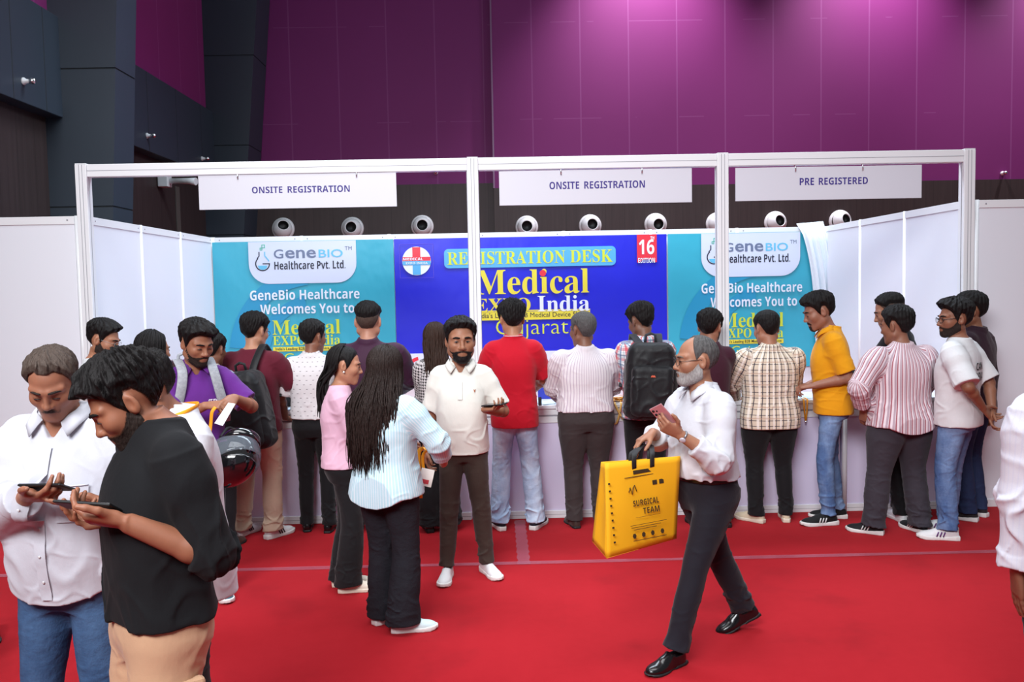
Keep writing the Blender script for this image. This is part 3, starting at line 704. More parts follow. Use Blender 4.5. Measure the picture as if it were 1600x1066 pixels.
def hair_field(style, thick, top, quiff, seed, messy=1.0, sweep=0.0):
    xs, ys = (np.array(v, float) for v in _HL[style]); ph = seed*1.7
    def f(p):
        az = np.degrees(np.arctan2(np.abs(p[:, 0]), p[:, 1]+.004)); line = np.interp(az, xs, ys)
        if sweep: line = line+sweep*np.exp(-((p[:, 0]+.03)/.03)**2)*(az < 60)
        d = head_sdf(p, False); d0 = d
        cr = np.stack((p[:, 0]-.012, p[:, 1]+.055), 1); a = np.arctan2(cr[:, 0], cr[:, 1]); r = np.sqrt((cr**2).sum(1))
        z = np.clip((p[:, 2]-.01)/.09, 0, 1); fr = np.clip((p[:, 1]-.01)/.08, 0, 1)*z
        th = thick+(top-thick)*z*z*(3-2*z)+quiff*fr
        st = np.sin(a*23+ph+3*np.sin(r*38+ph)+p[:, 2]*30)*.5+np.sin(a*41+ph*2+r*60+p[:, 2]*55)*.3+np.sin(p[:, 0]*150+p[:, 1]*95+ph)*np.sin(p[:, 2]*130+ph)*.35
        th = th+messy*(.0030+.0035*z)*st
        edge = np.clip((p[:, 2]-line)/.038, 0, 1)
        d = d-th*(.12+.88*edge)
        hd = np.clip(d0, 0, .05); fr_ = np.clip((75-az)/40, 0, 1)
        return smax(d, (line-.9*hd*fr_-p[:, 2])*.75+.002*st, .010)
    return f
def beard_zone(kind):
    """below zero where the beard grows, in head measures"""
    def f(p):
        ax = np.abs(p[:, 0]); q = np.stack((ax, p[:, 1], p[:, 2]), 1)
        if kind == 'moustache': return _cap(q, np.array((.003, .100, -.049)), np.array((.029, .086, -.061)), .0125, .009)
        line = np.interp(p[:, 1], (-.01, .015, .040, .066, .082, .1), (.012, -.010, -.037, -.052, -.050, -.043)); z = (p[:, 2]-line)*.8
        z = smax(z, -_ell(q, (0, .095, -.0665), (.024, .03, .0082)), .003); z = smax(z, -(p[:, 1]+.012), .004)
        if kind == 'goatee': z = smax(z, ax-.030, .004); z = smax(z, .045-p[:, 1], .004)
        return z
    return f
def beard_field(kind, thick):
    thick = max(thick, .0022); zone = beard_zone(kind)
    def f(p):
        d = head_sdf(p, False)-thick-.0006*np.sin(p[:, 0]*400+p[:, 2]*300)*np.sin(p[:, 1]*380)
        if kind == 'full': d = d+thick*.3*np.clip((.055-p[:, 1])/.05, 0, 1)
        return smax(d, zone(p), .004)
    return f
def _waves(seed, n, scale, squash):
    r = np.random.RandomState(seed); d = r.normal(size=(n, 3)); d /= np.linalg.norm(d, axis=1)[:, None]
    return d*(2*math.pi/scale)*r.uniform(.6, 1.5, (n, 1))*np.asarray(squash), r.uniform(0, 6.3, n)
def _noise(p, seed, n, scale, squash=(1, 1, 1)):
    k, ph = _waves(seed, n, scale, squash); return np.sin(p@k.T+ph).sum(1)/math.sqrt(n)
def fold(p, seed, squash, amp, scale=.20):
    """cloth creases: broad undulation and narrow ridges that come and go"""
    n1 = _noise(p, seed*7+1, 6, scale, squash); n2 = _noise(p, seed*7+2, 6, scale*.8, (squash[0], squash[1], squash[2]*1.5)); m = np.clip(_noise(p, seed*7+3, 5, .35)*.6+.5, 0, 1); m2 = np.clip(_noise(p, seed*7+4, 5, .3)*.6+.45, 0, 1)
    return -amp*(1.5*m*np.exp(-(n1/.30)**2)+1.3*m2*np.exp(-(n2/.26)**2)+.45*n1-.5)
def hand_prims(wr, dirv, palm, side, curl, thumb, spread=1.0, sc=1.0):
    """five separate fingers; side -1 = left hand, +1 = right; curl per finger in degrees (base, middle, tip)"""
    Y = nrm(dirv); Z = -np.asarray(palm, float); Z = nrm(Z-Y*(Z@Y)); X = np.cross(Y, Z); Mx = np.stack((X, Y, Z), 1)*sc
    tp = lambda v: wr+Mx@np.asarray(v, float)
    m = -side; out = []; wrist_side = X
    out.append(loft(tp((0, -.012, 0)), tp((0, .094, 0)), X, ((0, 0, 0, .026*sc, .0185*sc), (.35, 0, .0, .034*sc, .0165*sc), (.7, 0, 0, .041*sc, .0145*sc), (1, 0, .0, .040*sc, .0115*sc)), .010, 2.4))
    out.append(cap(tp((m*.018, .02, -.006)), tp((m*.027, .05, -.009)), .017*sc, .014*sc, .012))
    F = [(-.030, .086, .040, .025, .020, .0088), (-.0100, .091, .045, .028, .021, .0090), (.0105, .089, .042, .026, .020, .0086), (.0295, .081, .033, .020, .018, .0076)]
    tips = []
    for i, (fx, fy, l1, l2, l3, r) in enumerate(F):
        a = 0.0; p = np.array((fx*(1 if m < 0 else -1), fy, .001)); sp = (fx*.22*spread)*(1 if m < 0 else -1)/.03
        sp *= .55
        q0 = p
        for j, (l, cu) in enumerate(zip((l1, l2, l3), curl[i])):
            a += R(cu); q1 = q0+l*np.array((sp*.35*math.cos(a), math.cos(a), -math.sin(a)))
            rr = r*(1-.10*j); out.append(cap(tp(q0), tp(q1), rr*sc, rr*.93*sc, .005 if j else .009)); q0 = q1
        tips.append(tp(q0))
    tb = np.array((m*.026, .026, -.008)); out_, fwd_, dn = thumb
    d1 = nrm((m*out_, fwd_, -dn)); d2 = nrm((m*out_*.55, fwd_+.25, -dn*1.0)); t1 = tb+d1*.044; t2 = t1+d2*.030; t3 = t2+nrm((m*out_*.25, fwd_+.35, -dn*.9))*.020
    out.append(cap(tp(tb), tp(t1), .0135*sc, .0108*sc, .010)); out.append(cap(tp(t1), tp(t2), .0105*sc, .0098*sc, .005)); out.append(cap(tp(t2), tp(t3), .0098*sc, .0080*sc, .004))
    return out, Mx, tips
CURL = {'relaxed': ([(22, 28, 18), (26, 32, 20), (30, 36, 22), (34, 38, 24)], (.55, .80, .45)),
        'flat': ([(4, 6, 4)]*4, (.75, .65, .2)),
        'cradle': ([(30, 30, 20), (34, 34, 22), (38, 36, 24), (42, 38, 26)], (.8, .6, .05)),
        'type': ([(30, 40, 25), (48, 52, 32), (52, 56, 34), (55, 58, 34)], (.35, .85, .45)),
        'grip': ([(62, 80, 45), (66, 82, 45), (70, 84, 46), (72, 86, 46)], (.30, .80, .75)),
        'pinch': ([(48, 48, 28), (52, 55, 32), (58, 62, 38), (62, 66, 40)], (.30, .85, .70)),
        'point': ([(18, 20, 12), (55, 62, 40), (62, 66, 40), (64, 68, 42)], (.40, .80, .5))}
def two_bone(S0, T, l1, l2, hint):
    d = T-S0; L = np.linalg.norm(d)
    if L > (l1+l2)*.999: T = S0+d/L*(l1+l2)*.999; d = T-S0; L = np.linalg.norm(d)
    w = d/L; a = (l1*l1-l2*l2+L*L)/(2*L); h = math.sqrt(max(0, l1*l1-a*a)); hv = np.asarray(hint, float); hv = nrm(hv-w*(hv@w))
    return S0+w*a+hv*h, T
def skin_mat(c):
    nm = 'skin_%d_%d_%d' % tuple(int(x) for x in c)
    if nm in _M: return _M[nm]
    m = mat(nm, srgb(c), .5, spec=.4); n = NT(m); b = srgb(c); f = n.noise(38, 4, .6, n.obj())
    n.color(n.mix(f, tuple(k*.86 for k in b), (min(1, b[0]*1.14), b[1]*1.08, b[2]*1.06))); n.bump(n.noise(420, 2, .5, n.obj()), .06, .001)
    n.p.inputs['Subsurface Weight'].default_value = .12; n.p.inputs['Subsurface Radius'].default_value = (.02, .008, .004); n.p.inputs['Subsurface Scale'].default_value = .25
    return m
def hair_mat(name, c, c2=None, sheen=.60):
    if name in _M: return _M[name]
    m = mat(name, srgb(c), sheen, spec=.20); n = NT(m); v = n.mapping(n.obj(), (1, 1, .25)); f = n.noise(170, 3, .6, v)
    n.color(n.mix(f, tuple(k*.5 for k in srgb(c)), srgb(c2 or c))); n.bump(f, .85, .005)
    g = n.math('DIVIDE', n.math('SUBTRACT', n.noise(900, 1, .5, n.obj()), .28), .44); n.link(n.math('GREATER_THAN', n.math('ADD', g, .06), n.attr('bare')['Fac']), n.p.inputs['Alpha']); return m
BLACK_HAIR = lambda: hair_mat('black_hair', (16, 13, 14), (28, 24, 24))

class Person:
    """one figure standing at loc, facing +Y before the turn; all measures are for a height of 1.72 and scale with it"""
    def __init__(s, label, loc, turn, height, skin=(132, 88, 66), w=1.0, belly=0.0, lean=0.0, side=0.0, twist=0.0, head=(0, 0, 0), fem=0.0, res=.006,
                 arms=None, feet=None, hip_drop=0.0, chin=0.0, fat=0.0, neck=0.0, neck_up=.058, hip_tw=0.0, headsc=1.07):
        s.k = height/1.72; w = w*.92; s.fem, s.w, s.belly, s.res, s.fat = fem, w, belly, res/s.k, fat
        s.root = thing('person', label, 'person', (loc[0], loc[1], 0), R(turn))
        s.skin = skin_mat(skin); s.skin_rgb = skin
        s.hs = headsc
        # spine
        z0 = .93-hip_drop; s.P = V3(0, 0, z0)
        lf, ls = math.sin(R(lean)), math.sin(R(side))
        up = nrm((ls, lf, math.sqrt(max(.01, 1-lf*lf-ls*ls)))); s.up = up
        s.N = s.P+up*.53                                       # root of the neck
        tw = R(twist); s.right = V3(math.cos(tw), math.sin(tw), 0); s.right = nrm(s.right-up*(s.right@up)); s.fwd = np.cross(up, s.right)
        ht = R(hip_tw); s.hr = V3(math.cos(ht), math.sin(ht), 0); s.hf = V3(-math.sin(ht), math.cos(ht), 0)
        sw = (.170-.022*fem)*w
        s.sh = {+1: s.N+s.right*sw-up*.068-s.fwd*.008, -1: s.N-s.right*sw-up*.068-s.fwd*.008}
        s.Rh = rotm(*head); tb = R(twist); tr = np.array(((math.cos(tb), -math.sin(tb), 0), (math.sin(tb), math.cos(tb), 0), (0, 0, 1))); s.Rh = tr@s.Rh
        s.Hp = s.N+up*neck_up+s.fwd*(.012+neck)                   # pivot under the skull
        s.H = s.Hp+s.Rh@V3(0, .012, .092*headsc)
        # arms
        s.arm = {}
        for k in (+1, -1):
            a = dict((arms or {}).get('R' if k > 0 else 'L', {}))
            T = np.asarray(a.get('to', (k*.25*w, .02, .80)), float); hint = a.get('elbow', (k*.35, -1, -.2)); hint = np.asarray(a['elbow_at'])-s.sh[k] if 'elbow_at' in a else hint
            E, T = two_bone(s.sh[k], T, .29, .25, hint)
            dirv = a.get('dir', None); fdir = nrm(T-E) if dirv is None else nrm(dirv)
            s.arm[k] = dict(S=s.sh[k], E=E, T=T, dir=fdir, palm=a.get('palm', (-k, 0, 0)), pose=a.get('pose', 'relaxed'), hs=a.get('size', 1.0))
        # legs
        s.leg = {}
        for k in (+1, -1):
            f = dict(x=.105*k*w, y=0.0, yaw=-8*k, lift=0.0, pitch=0.0, knee=(0, 1, 0)); f.update((feet or {}).get('R' if k > 0 else 'L', {}))
            yw = R(f['yaw']); fd = V3(-math.sin(yw), math.cos(yw), 0)
            pit = R(f['pitch'])                                # heel raised by a positive pitch, turning about the ball of the foot
            ball = V3(f['x'], f['y'], f['lift'])+fd*.13
            ank = ball+fd*(-.13*math.cos(pit)+.085*math.sin(pit))+V3(0, 0, .085*math.cos(pit)+.13*math.sin(pit)) if pit else V3(f['x'], f['y'], .085+f['lift'])
            hip = s.P+s.hr*(.084*k*w)-V3(0, 0, .03)
            K, A = two_bone(hip, ank, .419, .401, V3(*f['knee'])+fd*.3)
            s.leg[k] = dict(H=hip, K=K, A=A, fd=fd, pit=pit, ball=ball, f=f)
    # --- pieces of body
    def torso_tab(s, off=0.0, loose=0.0):
        w, b, fm = s.w, s.belly, s.fem
        T = [(-.26, 0, -.004, .165*w+.012*fm, .112+.2*b), (-.10, 0, -.008, .170*w+.014*fm, .118+.25*b), (.06, 0, -.004+.3*b, .160*w+.004*fm+.3*b, .112+.55*b), (.22, 0, .004+.55*b, .146*w-.010*fm+.45*b, .103+.75*b),
             (.40, 0, .006+.4*b, .150*w-.012*fm+.25*b, .108+.5*b+.006*fm), (.58, 0, .004+.1*b, .161*w-.016*fm, .114+.12*b+.012*fm), (.74, 0, -.004, .160*w-.014*fm, .108), (.84, 0, -.010, .138*w-.012*fm, .092), (.93, 0, -.012, .098, .072), (1.03, 0, -.008, .060, .056)]
        return [(t, a, c, rx+off, ry+off) for t, a, c, rx, ry in T]
    def arm_r(s): 
        return (.051-.008*s.fem)*(.6+.4*s.w), (.043-.007*s.fem)*(.6+.4*s.w), (.040-.006*s.fem), (.027-.003*s.fem)
    def body(s):
        ra, re, rf, rw = s.arm_r(); pr = []
        pr.append(loft(s.P, s.N, s.right, [(-.13, *s.torso_tab(-.004)[1][1:])]+s.torso_tab(-.004)[1:], .0, 2.3))
        for k in (1, -1):
            a = s.arm[k]
            pr.append(cap(s.N-s.up*.015, a['S']+s.up*.012-s.right*k*.02, .034, .032, .05))
            pr.append(cap(a['S'], a['S']+(a['E']-a['S'])*.25, ra+.003, ra, .05)); pr.append(cap(a['S']+(a['E']-a['S'])*.2, a['E'], ra, re, .02))
            m = a['E']+(a['T']-a['E'])*.28; pr.append(cap(a['E'], m, re-.004, rf, .02)); pr.append(cap(m, a['T']-nrm(a['T']-a['E'])*.015, rf, rw, .012))
            l = s.leg[k]; pr.append(cap(l['H'], l['H']+(l['K']-l['H'])*.35, .064*s.w, .052*s.w, .03))
        pr.append(loft(s.N-s.up*.03-s.fwd*.008, s.Hp+(s.H-s.Hp)*.35-s.fwd*.004, s.right, ((0, 0, 0, .068-.010*s.fem+.01*s.fat, .062-.006*s.fem+.01*s.fat), (.5, 0, 0, .055-.009*s.fem+.008*s.fat, .056-.007*s.fem+.008*s.fat), (1, 0, 0, .053-.009*s.fem, .056-.006*s.fem)), .03))
        Rh, H, hs = s.Rh, s.H, s.hs
        pr.append(Prim(lambda p: head_sdf(((p-H)@Rh)/hs, True, s.fem, s.fat)*hs, H-.14, H+.14, .018))
        s.tips = {}
        for k in (1, -1):
            a = s.arm[k]; cu, th = CURL[a['pose']] if isinstance(a['pose'], str) else a['pose']
            hp, Mx, tips = hand_prims(a['T'], a['dir'], a['palm'], k, cu, th, sc=a['hs']*(1-.08*s.fem)); pr += hp; a['M'] = Mx; s.tips[k] = tips
        lo, hi = s.bounds(.18); lo[2] = max(lo[2], .52)
        ev = field(pr); v, F = surface(ev, lo, hi, s.res)
        c = v[F].mean(1); q = ((c-H)@Rh)/hs; mi = ((lip_zone(q) < .0002) & (q[:, 1] > .07)).astype(int)
        lip = tuple(int(x*f) for x, f in zip(s.skin_rgb, (.88, .66, .68)))
        o = quads_obj('body', v*s.k, F, [s.skin, skin_mat(lip)], s.root, mi); return o
    def bounds(s, m):
        P = [s.P, s.N, s.H+s.up*.16]+[s.arm[k][j] for k in (1, -1) for j in 'SET']+[s.leg[k][j] for k in (1, -1) for j in 'HKA']+[s.arm[k]['T']+s.arm[k]['dir']*.19 for k in (1, -1)]
        P = np.array(P); return P.min(0)-m, P.max(0)+m
    def local(s, v): return s.H+s.Rh@(np.asarray(v, float)*s.hs)
    def mesh(s, name, prims, lo, hi, m, parent=None, h=None, post=None, **kw):
        v, F = surface(field(prims, post), np.asarray(lo), np.asarray(hi), h or s.res)
        if len(F) == 0: return None
        return quads_obj(name, v*s.k, F, m, parent or s.root, **kw)
    def headmesh(s, name, f, m, h=None, lo=(-.125, -.15, -.16), hi=(.125, .16, .17), zone=None, soft=.010):
        H, Rh, hs = s.H, s.Rh, s.hs; b = max(abs(x) for x in (*lo, *hi))*1.35
        # build in head space, then place
        pr = [Prim(f, np.asarray(lo, float), np.asarray(hi, float))]
        v, F = surface(field(pr), lo, hi, h or s.res*.8)
        if len(F) == 0: return None
        at = {'bare': np.clip(1+zone(v)/soft, 0, 1)[F]} if zone is not None else None
        v = H+(v*hs)@Rh.T; return quads_obj(name, v*s.k, F, m, s.root, attrs=at)
    def hair(s, style='short', m=None, thick=.008, top=.026, quiff=.0, seed=1, messy=1.0, sweep=0.0, name='hair'):
        xs, ys = (np.array(v, float) for v in _HL[style])
        def zone(p): return np.interp(np.degrees(np.arctan2(np.abs(p[:, 0]), p[:, 1]+.004)), xs, ys)-p[:, 2]+.002-np.clip(head_sdf(p, False)-.006, 0, .05)*1.5
        return s.headmesh(name, hair_field(style, thick, top, quiff, seed, messy, sweep), m or BLACK_HAIR(), zone=zone, soft=.016)
    def beard(s, kind='full', m=None, thick=.0028, name='beard'): return s.headmesh(name, beard_field(kind, thick), m or BLACK_HAIR(), s.res*.6, zone=beard_zone(kind), soft=.008 if kind == 'full' else .004)
    def face(s, eyes=True, gaze=(0, 0), brow=None, lid=0.0, brow_t=.0052):
        """eyebrows, eyes with irises, lash lines; set into the head"""
        m = brow or BLACK_HAIR()
        for k in (1, -1):
            b = MB(); b.tube([np.array(s.local((k*x, y, z)))*s.k for x, y, z in ((.013, .0985, .0262), (.024, .0975, .0285), (.036, .0905, .0288), (.048, .0800, .0248), (.053, .0740, .0212))], [brow_t*.7*s.k, brow_t*s.k, brow_t*s.k, brow_t*.7*s.k, .0015*s.k], 8)
            b.build('eyebrow', m, s.root)
        wht = mat('eye_white', srgb(134, 124, 120), .3); iris = mat('iris_brown', srgb(34, 20, 14), .15); lash = mat('lashes', srgb(22, 16, 16), .6)
        for k in (1, -1):
            bl = MB()
            if eyes:
                op = 1-lid; c = s.local((k*.0315, .0818, .0035)); Rm = Matrix([list(r) for r in s.Rh])
                b = MB(); b.sphere(c*s.k, s.k, 16, (.0128*s.hs, .0112*s.hs, .0054*op*s.hs), 0, Rm)
                b.sphere(s.local((k*.0315+gaze[0], .0893, .0035+gaze[1]))*s.k, s.k, 12, (.0064*s.hs, .0050*s.hs, .0056*op*s.hs), 1, Rm)
                b.build('eye', [wht, iris], s.root)
            zz = .0035+.0052*(1-lid*1.6)
            bl.tube([np.array(s.local((k*x, y, z)))*s.k for x, y, z in ((.0185, .0880, zz-.005), (.0245, .0925, zz-.0005), (.0315, .0940, zz+.0005), (.0385, .0915, zz-.001), (.0450, .0850, zz-.0055))], [.0008*s.k, .0016*s.k, .0018*s.k, .0018*s.k, .001*s.k], 6)
            bl.build('lashes', lash, s.root)
    def glasses(s, m=None, rim=.0014):
        m = m or mat('spectacle_frame', srgb(30, 26, 26), .3); b = MB(); k_ = s.k
        for k in (1, -1):
            pts = [s.local((k*(.033+.024*math.cos(a)), .106-.006*abs(math.cos(a))*(math.cos(a) > 0), .001+.018*math.sin(a)))*k_ for a in [R(i*20) for i in range(19)]]
            b.tube(pts, rim*k_, 6); b.tube([s.local((k*.056, .101, .006))*k_, s.local((k*.072, .07, .008))*k_, s.local((k*.081, .0, .010))*k_, s.local((k*.080, -.02, -.004))*k_], rim*k_, 6)
        b.tube([s.local((-.010, .108, .006))*k_, s.local((0, .113, .009))*k_, s.local((.010, .108, .006))*k_], rim*k_, 6); return b.build('glasses', m, s.root)
    # --- clothes
    def shirt(s, m, sleeve='short', hem=.83, off=.014, loose=.012, seed=1, collar='crew', tuck=False, fold_amp=.0030, cuff=0.0, neck_v=0.0, name='shirt', flare=0.0, sl_r=0.0, tail=0.0, h=None, extra=None):
        """sleeve: fraction of the arm covered (short = .42, long = .97)"""
        frac = {'short': .46, 'long': 1.0, 'elbow': .55, 'three': .74}.get(sleeve, sleeve); ra, re, rf, rw = s.arm_r(); pr = []
        tab = s.torso_tab(off); tab = [(t, a, c, rx+loose*(1 if t < .6 else max(0, (.95-t)/.35)), ry+loose*(1 if t < .6 else max(0, (.95-t)/.35))) for t, a, c, rx, ry in tab]
        th = (hem-s.P[2])/.53
        if tuck: tab = [(t, a, c, rx+(.008 if .1 < t < .3 else 0), ry+(.006 if .1 < t < .3 else 0)) for t, a, c, rx, ry in tab]
        else:
            # hangs straight from the widest part
            mx = max(r[3] for r in tab if .1 < r[0] < .7); my = max(r[4] for r in tab if .1 < r[0] < .7)
            tab = [(t, a, c, max(rx, mx-.012+flare*max(0, .3-t)) if t < .5 else rx, max(ry, my-.012+flare*max(0, .3-t)) if t < .5 else ry) for t, a, c, rx, ry in tab]
            tab = [(tab[0][0]-.35, *tab[0][1:])]+tab
        pr.append(loft(s.P, s.N, s.right, tab, 0, 2.4)); pr.append(Prim((lambda P, r: lambda p: p[:, 2]-hem-tail*np.clip(((p-P)@r)/.19, -1, 1)**2)(s.P, s.right), V3(-9, -9, -9), V3(9, 9, 9), .004, '-'))
        for k in (1, -1):
            a = s.arm[k]; S0, E, T = a['S'], a['E'], a['T']; sl = []
            pr.append(cap(s.N-s.up*.018, S0+s.up*.010-s.right*k*.02, .034+off*.8, .034+off*.8, .05))
            total = .54; c1 = min(1, frac*total/.29)
            e1 = S0+(E-S0)*c1; wd = off*.9+sl_r
            pr.append(cap(S0-s.up*.004, S0+(E-S0)*.25, (ra+wd)*.86, ra+wd-.002, .05))
            q = loft(S0, e1, np.cross(E-S0, (0, .3, 1)), ((0, 0, 0, (ra+wd)*.84, (ra+wd)*.84), (.22, 0, 0, ra+wd-.003, ra+wd-.003), (1, 0, 0, (ra if c1 < .99 else re)+wd+(.008 if c1 < .99 else 0), (ra if c1 < .99 else re)+wd+(.008 if c1 < .99 else 0))), .03)
            pr.append(q)
            if c1 >= .99 and frac > .56:
                f = min(1, (frac*total-.29)/.25); e2 = E+(T-E)*f; r2 = re+(rw-re)*f*.8+wd*.8
                pr.append(cap(E, E, re+wd*.9, re+wd*.9, .02))
                pr.append(loft(E, e2, np.cross(T-E, (.2, .1, 1)), ((0, 0, 0, re+wd*.9, re+wd*.9), (.4, 0, 0, rf+wd*.9, rf+wd*.9), (1, 0, 0, r2, r2)), .025))
                if cuff: pr.append(loft(e2-nrm(T-E)*.035, e2+nrm(T-E)*.012, np.cross(T-E, (.2, .1, 1)), ((0, 0, 0, r2+cuff, r2+cuff), (1, 0, 0, r2+cuff, r2+cuff)), .004))
        nb = s.N+s.up*.005-s.fwd*.010
        if collar in ('polo', 'shirt'):
            ca = nrm(s.up*1.0-s.fwd*.22); c0 = s.N-s.up*.022-s.fwd*.004
            pr.append(loft(c0, c0+ca*.068, s.right, ((0, 0, 0, .088, .082), (.5, 0, -.002, .074+.008*s.fat, .070+.008*s.fat), (1, 0, -.004, .070+.008*s.fat, .066+.008*s.fat)), .006))
            if collar == 'shirt': pr.append(loft(c0+ca*.020, c0+ca*.055, s.right, ((0, 0, 0, .094, .087), (1, 0, -.003, .078+.006*s.fat, .073+.006*s.fat)), .003))
            # open throat
            pr.append(Prim((lambda N, u, f, r, dp: lambda p: smax(smax(np.abs((p-N)@r)-.010-np.maximum(0, (p-N)@u+dp)*.55, -((p-N)@f)+.015, .004), -((p-N)@u)-dp, .004))(s.N, s.up, s.fwd, s.right, .045+neck_v), s.N-.16, s.N+.16, .004, '-'))
        else:
            pr.append(Prim((lambda N, u, f, r: lambda p: _ell(np.stack(((p-N)@r, (p-N)@f-.004, (p-N)@u-.045), 1), (0, 0, 0), (.071, .076+neck_v, .062)))(s.N, s.up, s.fwd, s.right), s.N-.16, s.N+.16, .006, '-'))
        if extra: pr += extra(s)
        P, A = s.P, s.arm
        def post(p, d):
            t = (p[:, 2]-P[2])/.53; body_w = np.exp(-((t-.12)/.26)**2)*.9+.35
            el = np.zeros(len(p))
            for k in (1, -1):
                el = np.maximum(el, np.exp(-((p-A[k]['E'])**2).sum(1)/.012)); el = np.maximum(el, .6*np.exp(-((p-(A[k]['S']-V3(0, 0, .10)))**2).sum(1)/.006))
            mk = np.clip(body_w+el*1.4, 0, 2.0)
            return d+mk*fold(p, seed, (1.0, 1.0, .75), fold_amp)
        lo, hi = s.bounds(.16); lo[2] = min(hem-.03, *[min(s.arm[k]['E'][2], s.arm[k]['T'][2])-.09 for k in (1, -1)]); hi[2] = s.N[2]+.12
        hh = h or s.res*1.15
        v, F = surface(field(pr, post), lo, hi, hh)
        at = s.cloth_coords(v, F); s.sv = v
        return quads_obj(name, v*s.k, F, m, s.root, attrs=at)
    def cloth_coords(s, v, F):
        """gu runs round the body or sleeve, gv along it (metres); ga is 1 on sleeves"""
        d0 = _cap(v, s.P-V3(0, 0, .2), s.N-s.up*.10, .15*s.w+s.belly*.4, .125*s.w); best = d0.copy(); which = np.zeros(len(v), int)
        q = v-s.P; x, y = q@s.right, q@s.fwd; gu = np.arctan2(x, -y)*.135; gv = v[:, 2].copy(); per = np.full(len(v), 2*math.pi*.135)
        n = 0
        for k in (1, -1):
            for (a, b, l0) in ((s.arm[k]['S'], s.arm[k]['E'], 0), (s.arm[k]['E'], s.arm[k]['T'], .29)):
                n += 1; d = _cap(v, a, b, .05, .045); m = d < best; best[m] = d[m]; which[m] = n
                w = nrm(b-a); e1 = nrm(np.cross(w, s.fwd+.01)); e2 = np.cross(w, e1); qq = v[m]-a
                gu[m] = np.arctan2(qq@e1, qq@e2)*.06; gv[m] = 1.40-l0-(qq@w); per[m] = 2*math.pi*.06
        # one wrap-around per face; every corner follows the first corner's limb
        U = gu[F]; Pm = per[F][:, :1]; U = U-np.round((U-U[:, :1])/Pm)*Pm
        return {'gu': U, 'gv': gv[F], 'ga': (which[F] > 0).astype(float)}
    def trousers(s, m, waist=1.0, thigh=.086, knee=.061, hemr=.058, seed=1, fold_amp=.0035, length=1.0, name='trousers', rise=.012, seat=0.0, h=None):
        pr = []; w = s.w
        tab = [(t, a, c, rx+.002, ry+.002) for t, a, c, rx, ry in s.torso_tab(rise)]
        tab = [(-.24, 0, -.006, tab[0][3]*.86, tab[0][4]*.80), (-.14, 0, -.006, tab[0][3]*1.0, tab[0][4]*1.0)]+[r for r in tab if -.12 < r[0] < .5]
        pr.append(loft(s.P, s.N, s.right*.3+s.hr*.7, tab, .0, 2.3))
        for k in (1, -1):
            l = s.leg[k]; H, K, A = l['H'], l['K'], l['A']; D = A-H; sd = np.cross(l['fd'], (0, 0, 1))
            if np.linalg.norm(K-(H+A)/2) < .07:
                kt = ((K-H)@nrm(D))/np.linalg.norm(D); wv = nrm(D); sdv = nrm(sd-wv*(sd@wv)); fv = np.cross(wv, sdv); kf = (K-H)@fv; ks = (K-H)@sdv
                end = 1+.03*length
                pr.append(loft(H, A, sd, ((-.07, 0, 0, thigh*w-.004, thigh*w+.008+seat), (0, 0, 0, thigh*w+.004, thigh*w+.012+seat), (.18, ks*.3, kf*.36, thigh*w, thigh*w+.008), (.36, ks*.8, kf*.8, thigh*.45*w+knee*.5+.002, thigh*.5*w+knee*.5), (kt, ks, kf, knee, knee+.004), (.72, ks*.5, kf*.5, (knee+hemr)/2+.002, (knee+hemr)/2+.008), (.92, 0, 0, hemr, hemr+.006), (end, 0, .004, hemr+.003, hemr+.016)), .035))
            else:
                pr.append(loft(H, K, sd, ((-.14, 0, 0, thigh*w-.004, thigh*w+.008+seat), (0, 0, 0, thigh*w+.004, thigh*w+.012+seat), (.4, 0, 0, thigh*w*.96, thigh*w), (1, 0, 0, knee, knee+.003)), .035)); pr.append(cap(K, K, knee+.001, knee+.001, .02))
                pr.append(loft(K, A+nrm(A-K)*.02, sd, ((0, 0, 0, knee, knee+.002), (.35, 0, -.004, knee, knee+.006), (.85, 0, 0, hemr, hemr+.006), (1, 0, .004, hemr+.003, hemr+.014)), .025))
        wz = waist; up, P = s.up, s.P
        pr.append(half(P+up*(wz-P[2]), up, .004))
        L = s.leg
        def post(p, d):
            mk = np.full(len(p), .38)
            for k in (1, -1):
                l = L[k]; mk = np.maximum(mk, 2.0*np.exp(-((p[:, 2]-l['A'][2]-.06)/.11)**2)*(np.abs(p[:, 0]-l['A'][0]) < .2)); mk = np.maximum(mk, 1.0*np.exp(-((p-l['K'])**2).sum(1)/.03)); mk = np.maximum(mk, .9*np.exp(-((p-l['H']+V3(0, 0, .05))**2).sum(1)/.02))
            return d+mk*fold(p, seed, (.9, .9, 1.2), fold_amp, .17)
        lo, hi = s.bounds(.17); lo[2] = min(s.leg[1]['A'][2], s.leg[-1]['A'][2])-.09; hi[2] = wz+.06
        P_ = np.array([s.P]+[s.leg[k][j] for k in (1, -1) for j in 'HKA']); lo[:2] = P_[:, :2].min(0)-.24-s.belly; hi[:2] = P_[:, :2].max(0)+.24+s.belly
        return s.mesh(name, pr, lo, hi, m, None, h or s.res*1.3, post)
    def belt(s, m, z=.985, off=.018):
        tab = s.torso_tab(off); up, P = s.up, s.P
        band = Prim(lambda p: np.abs((p-P)@up-(z-P[2]))-.017, V3(-9, -9, -9), V3(9, 9, 9), .003, 'x')
        return s.mesh('belt', [loft(s.P, s.N, s.right*.3+s.hr*.7, [r for r in tab if r[0] < .5], 0, 2.3), band], (-.4, -.4, z-.12), (.4, .4, z+.12), m)
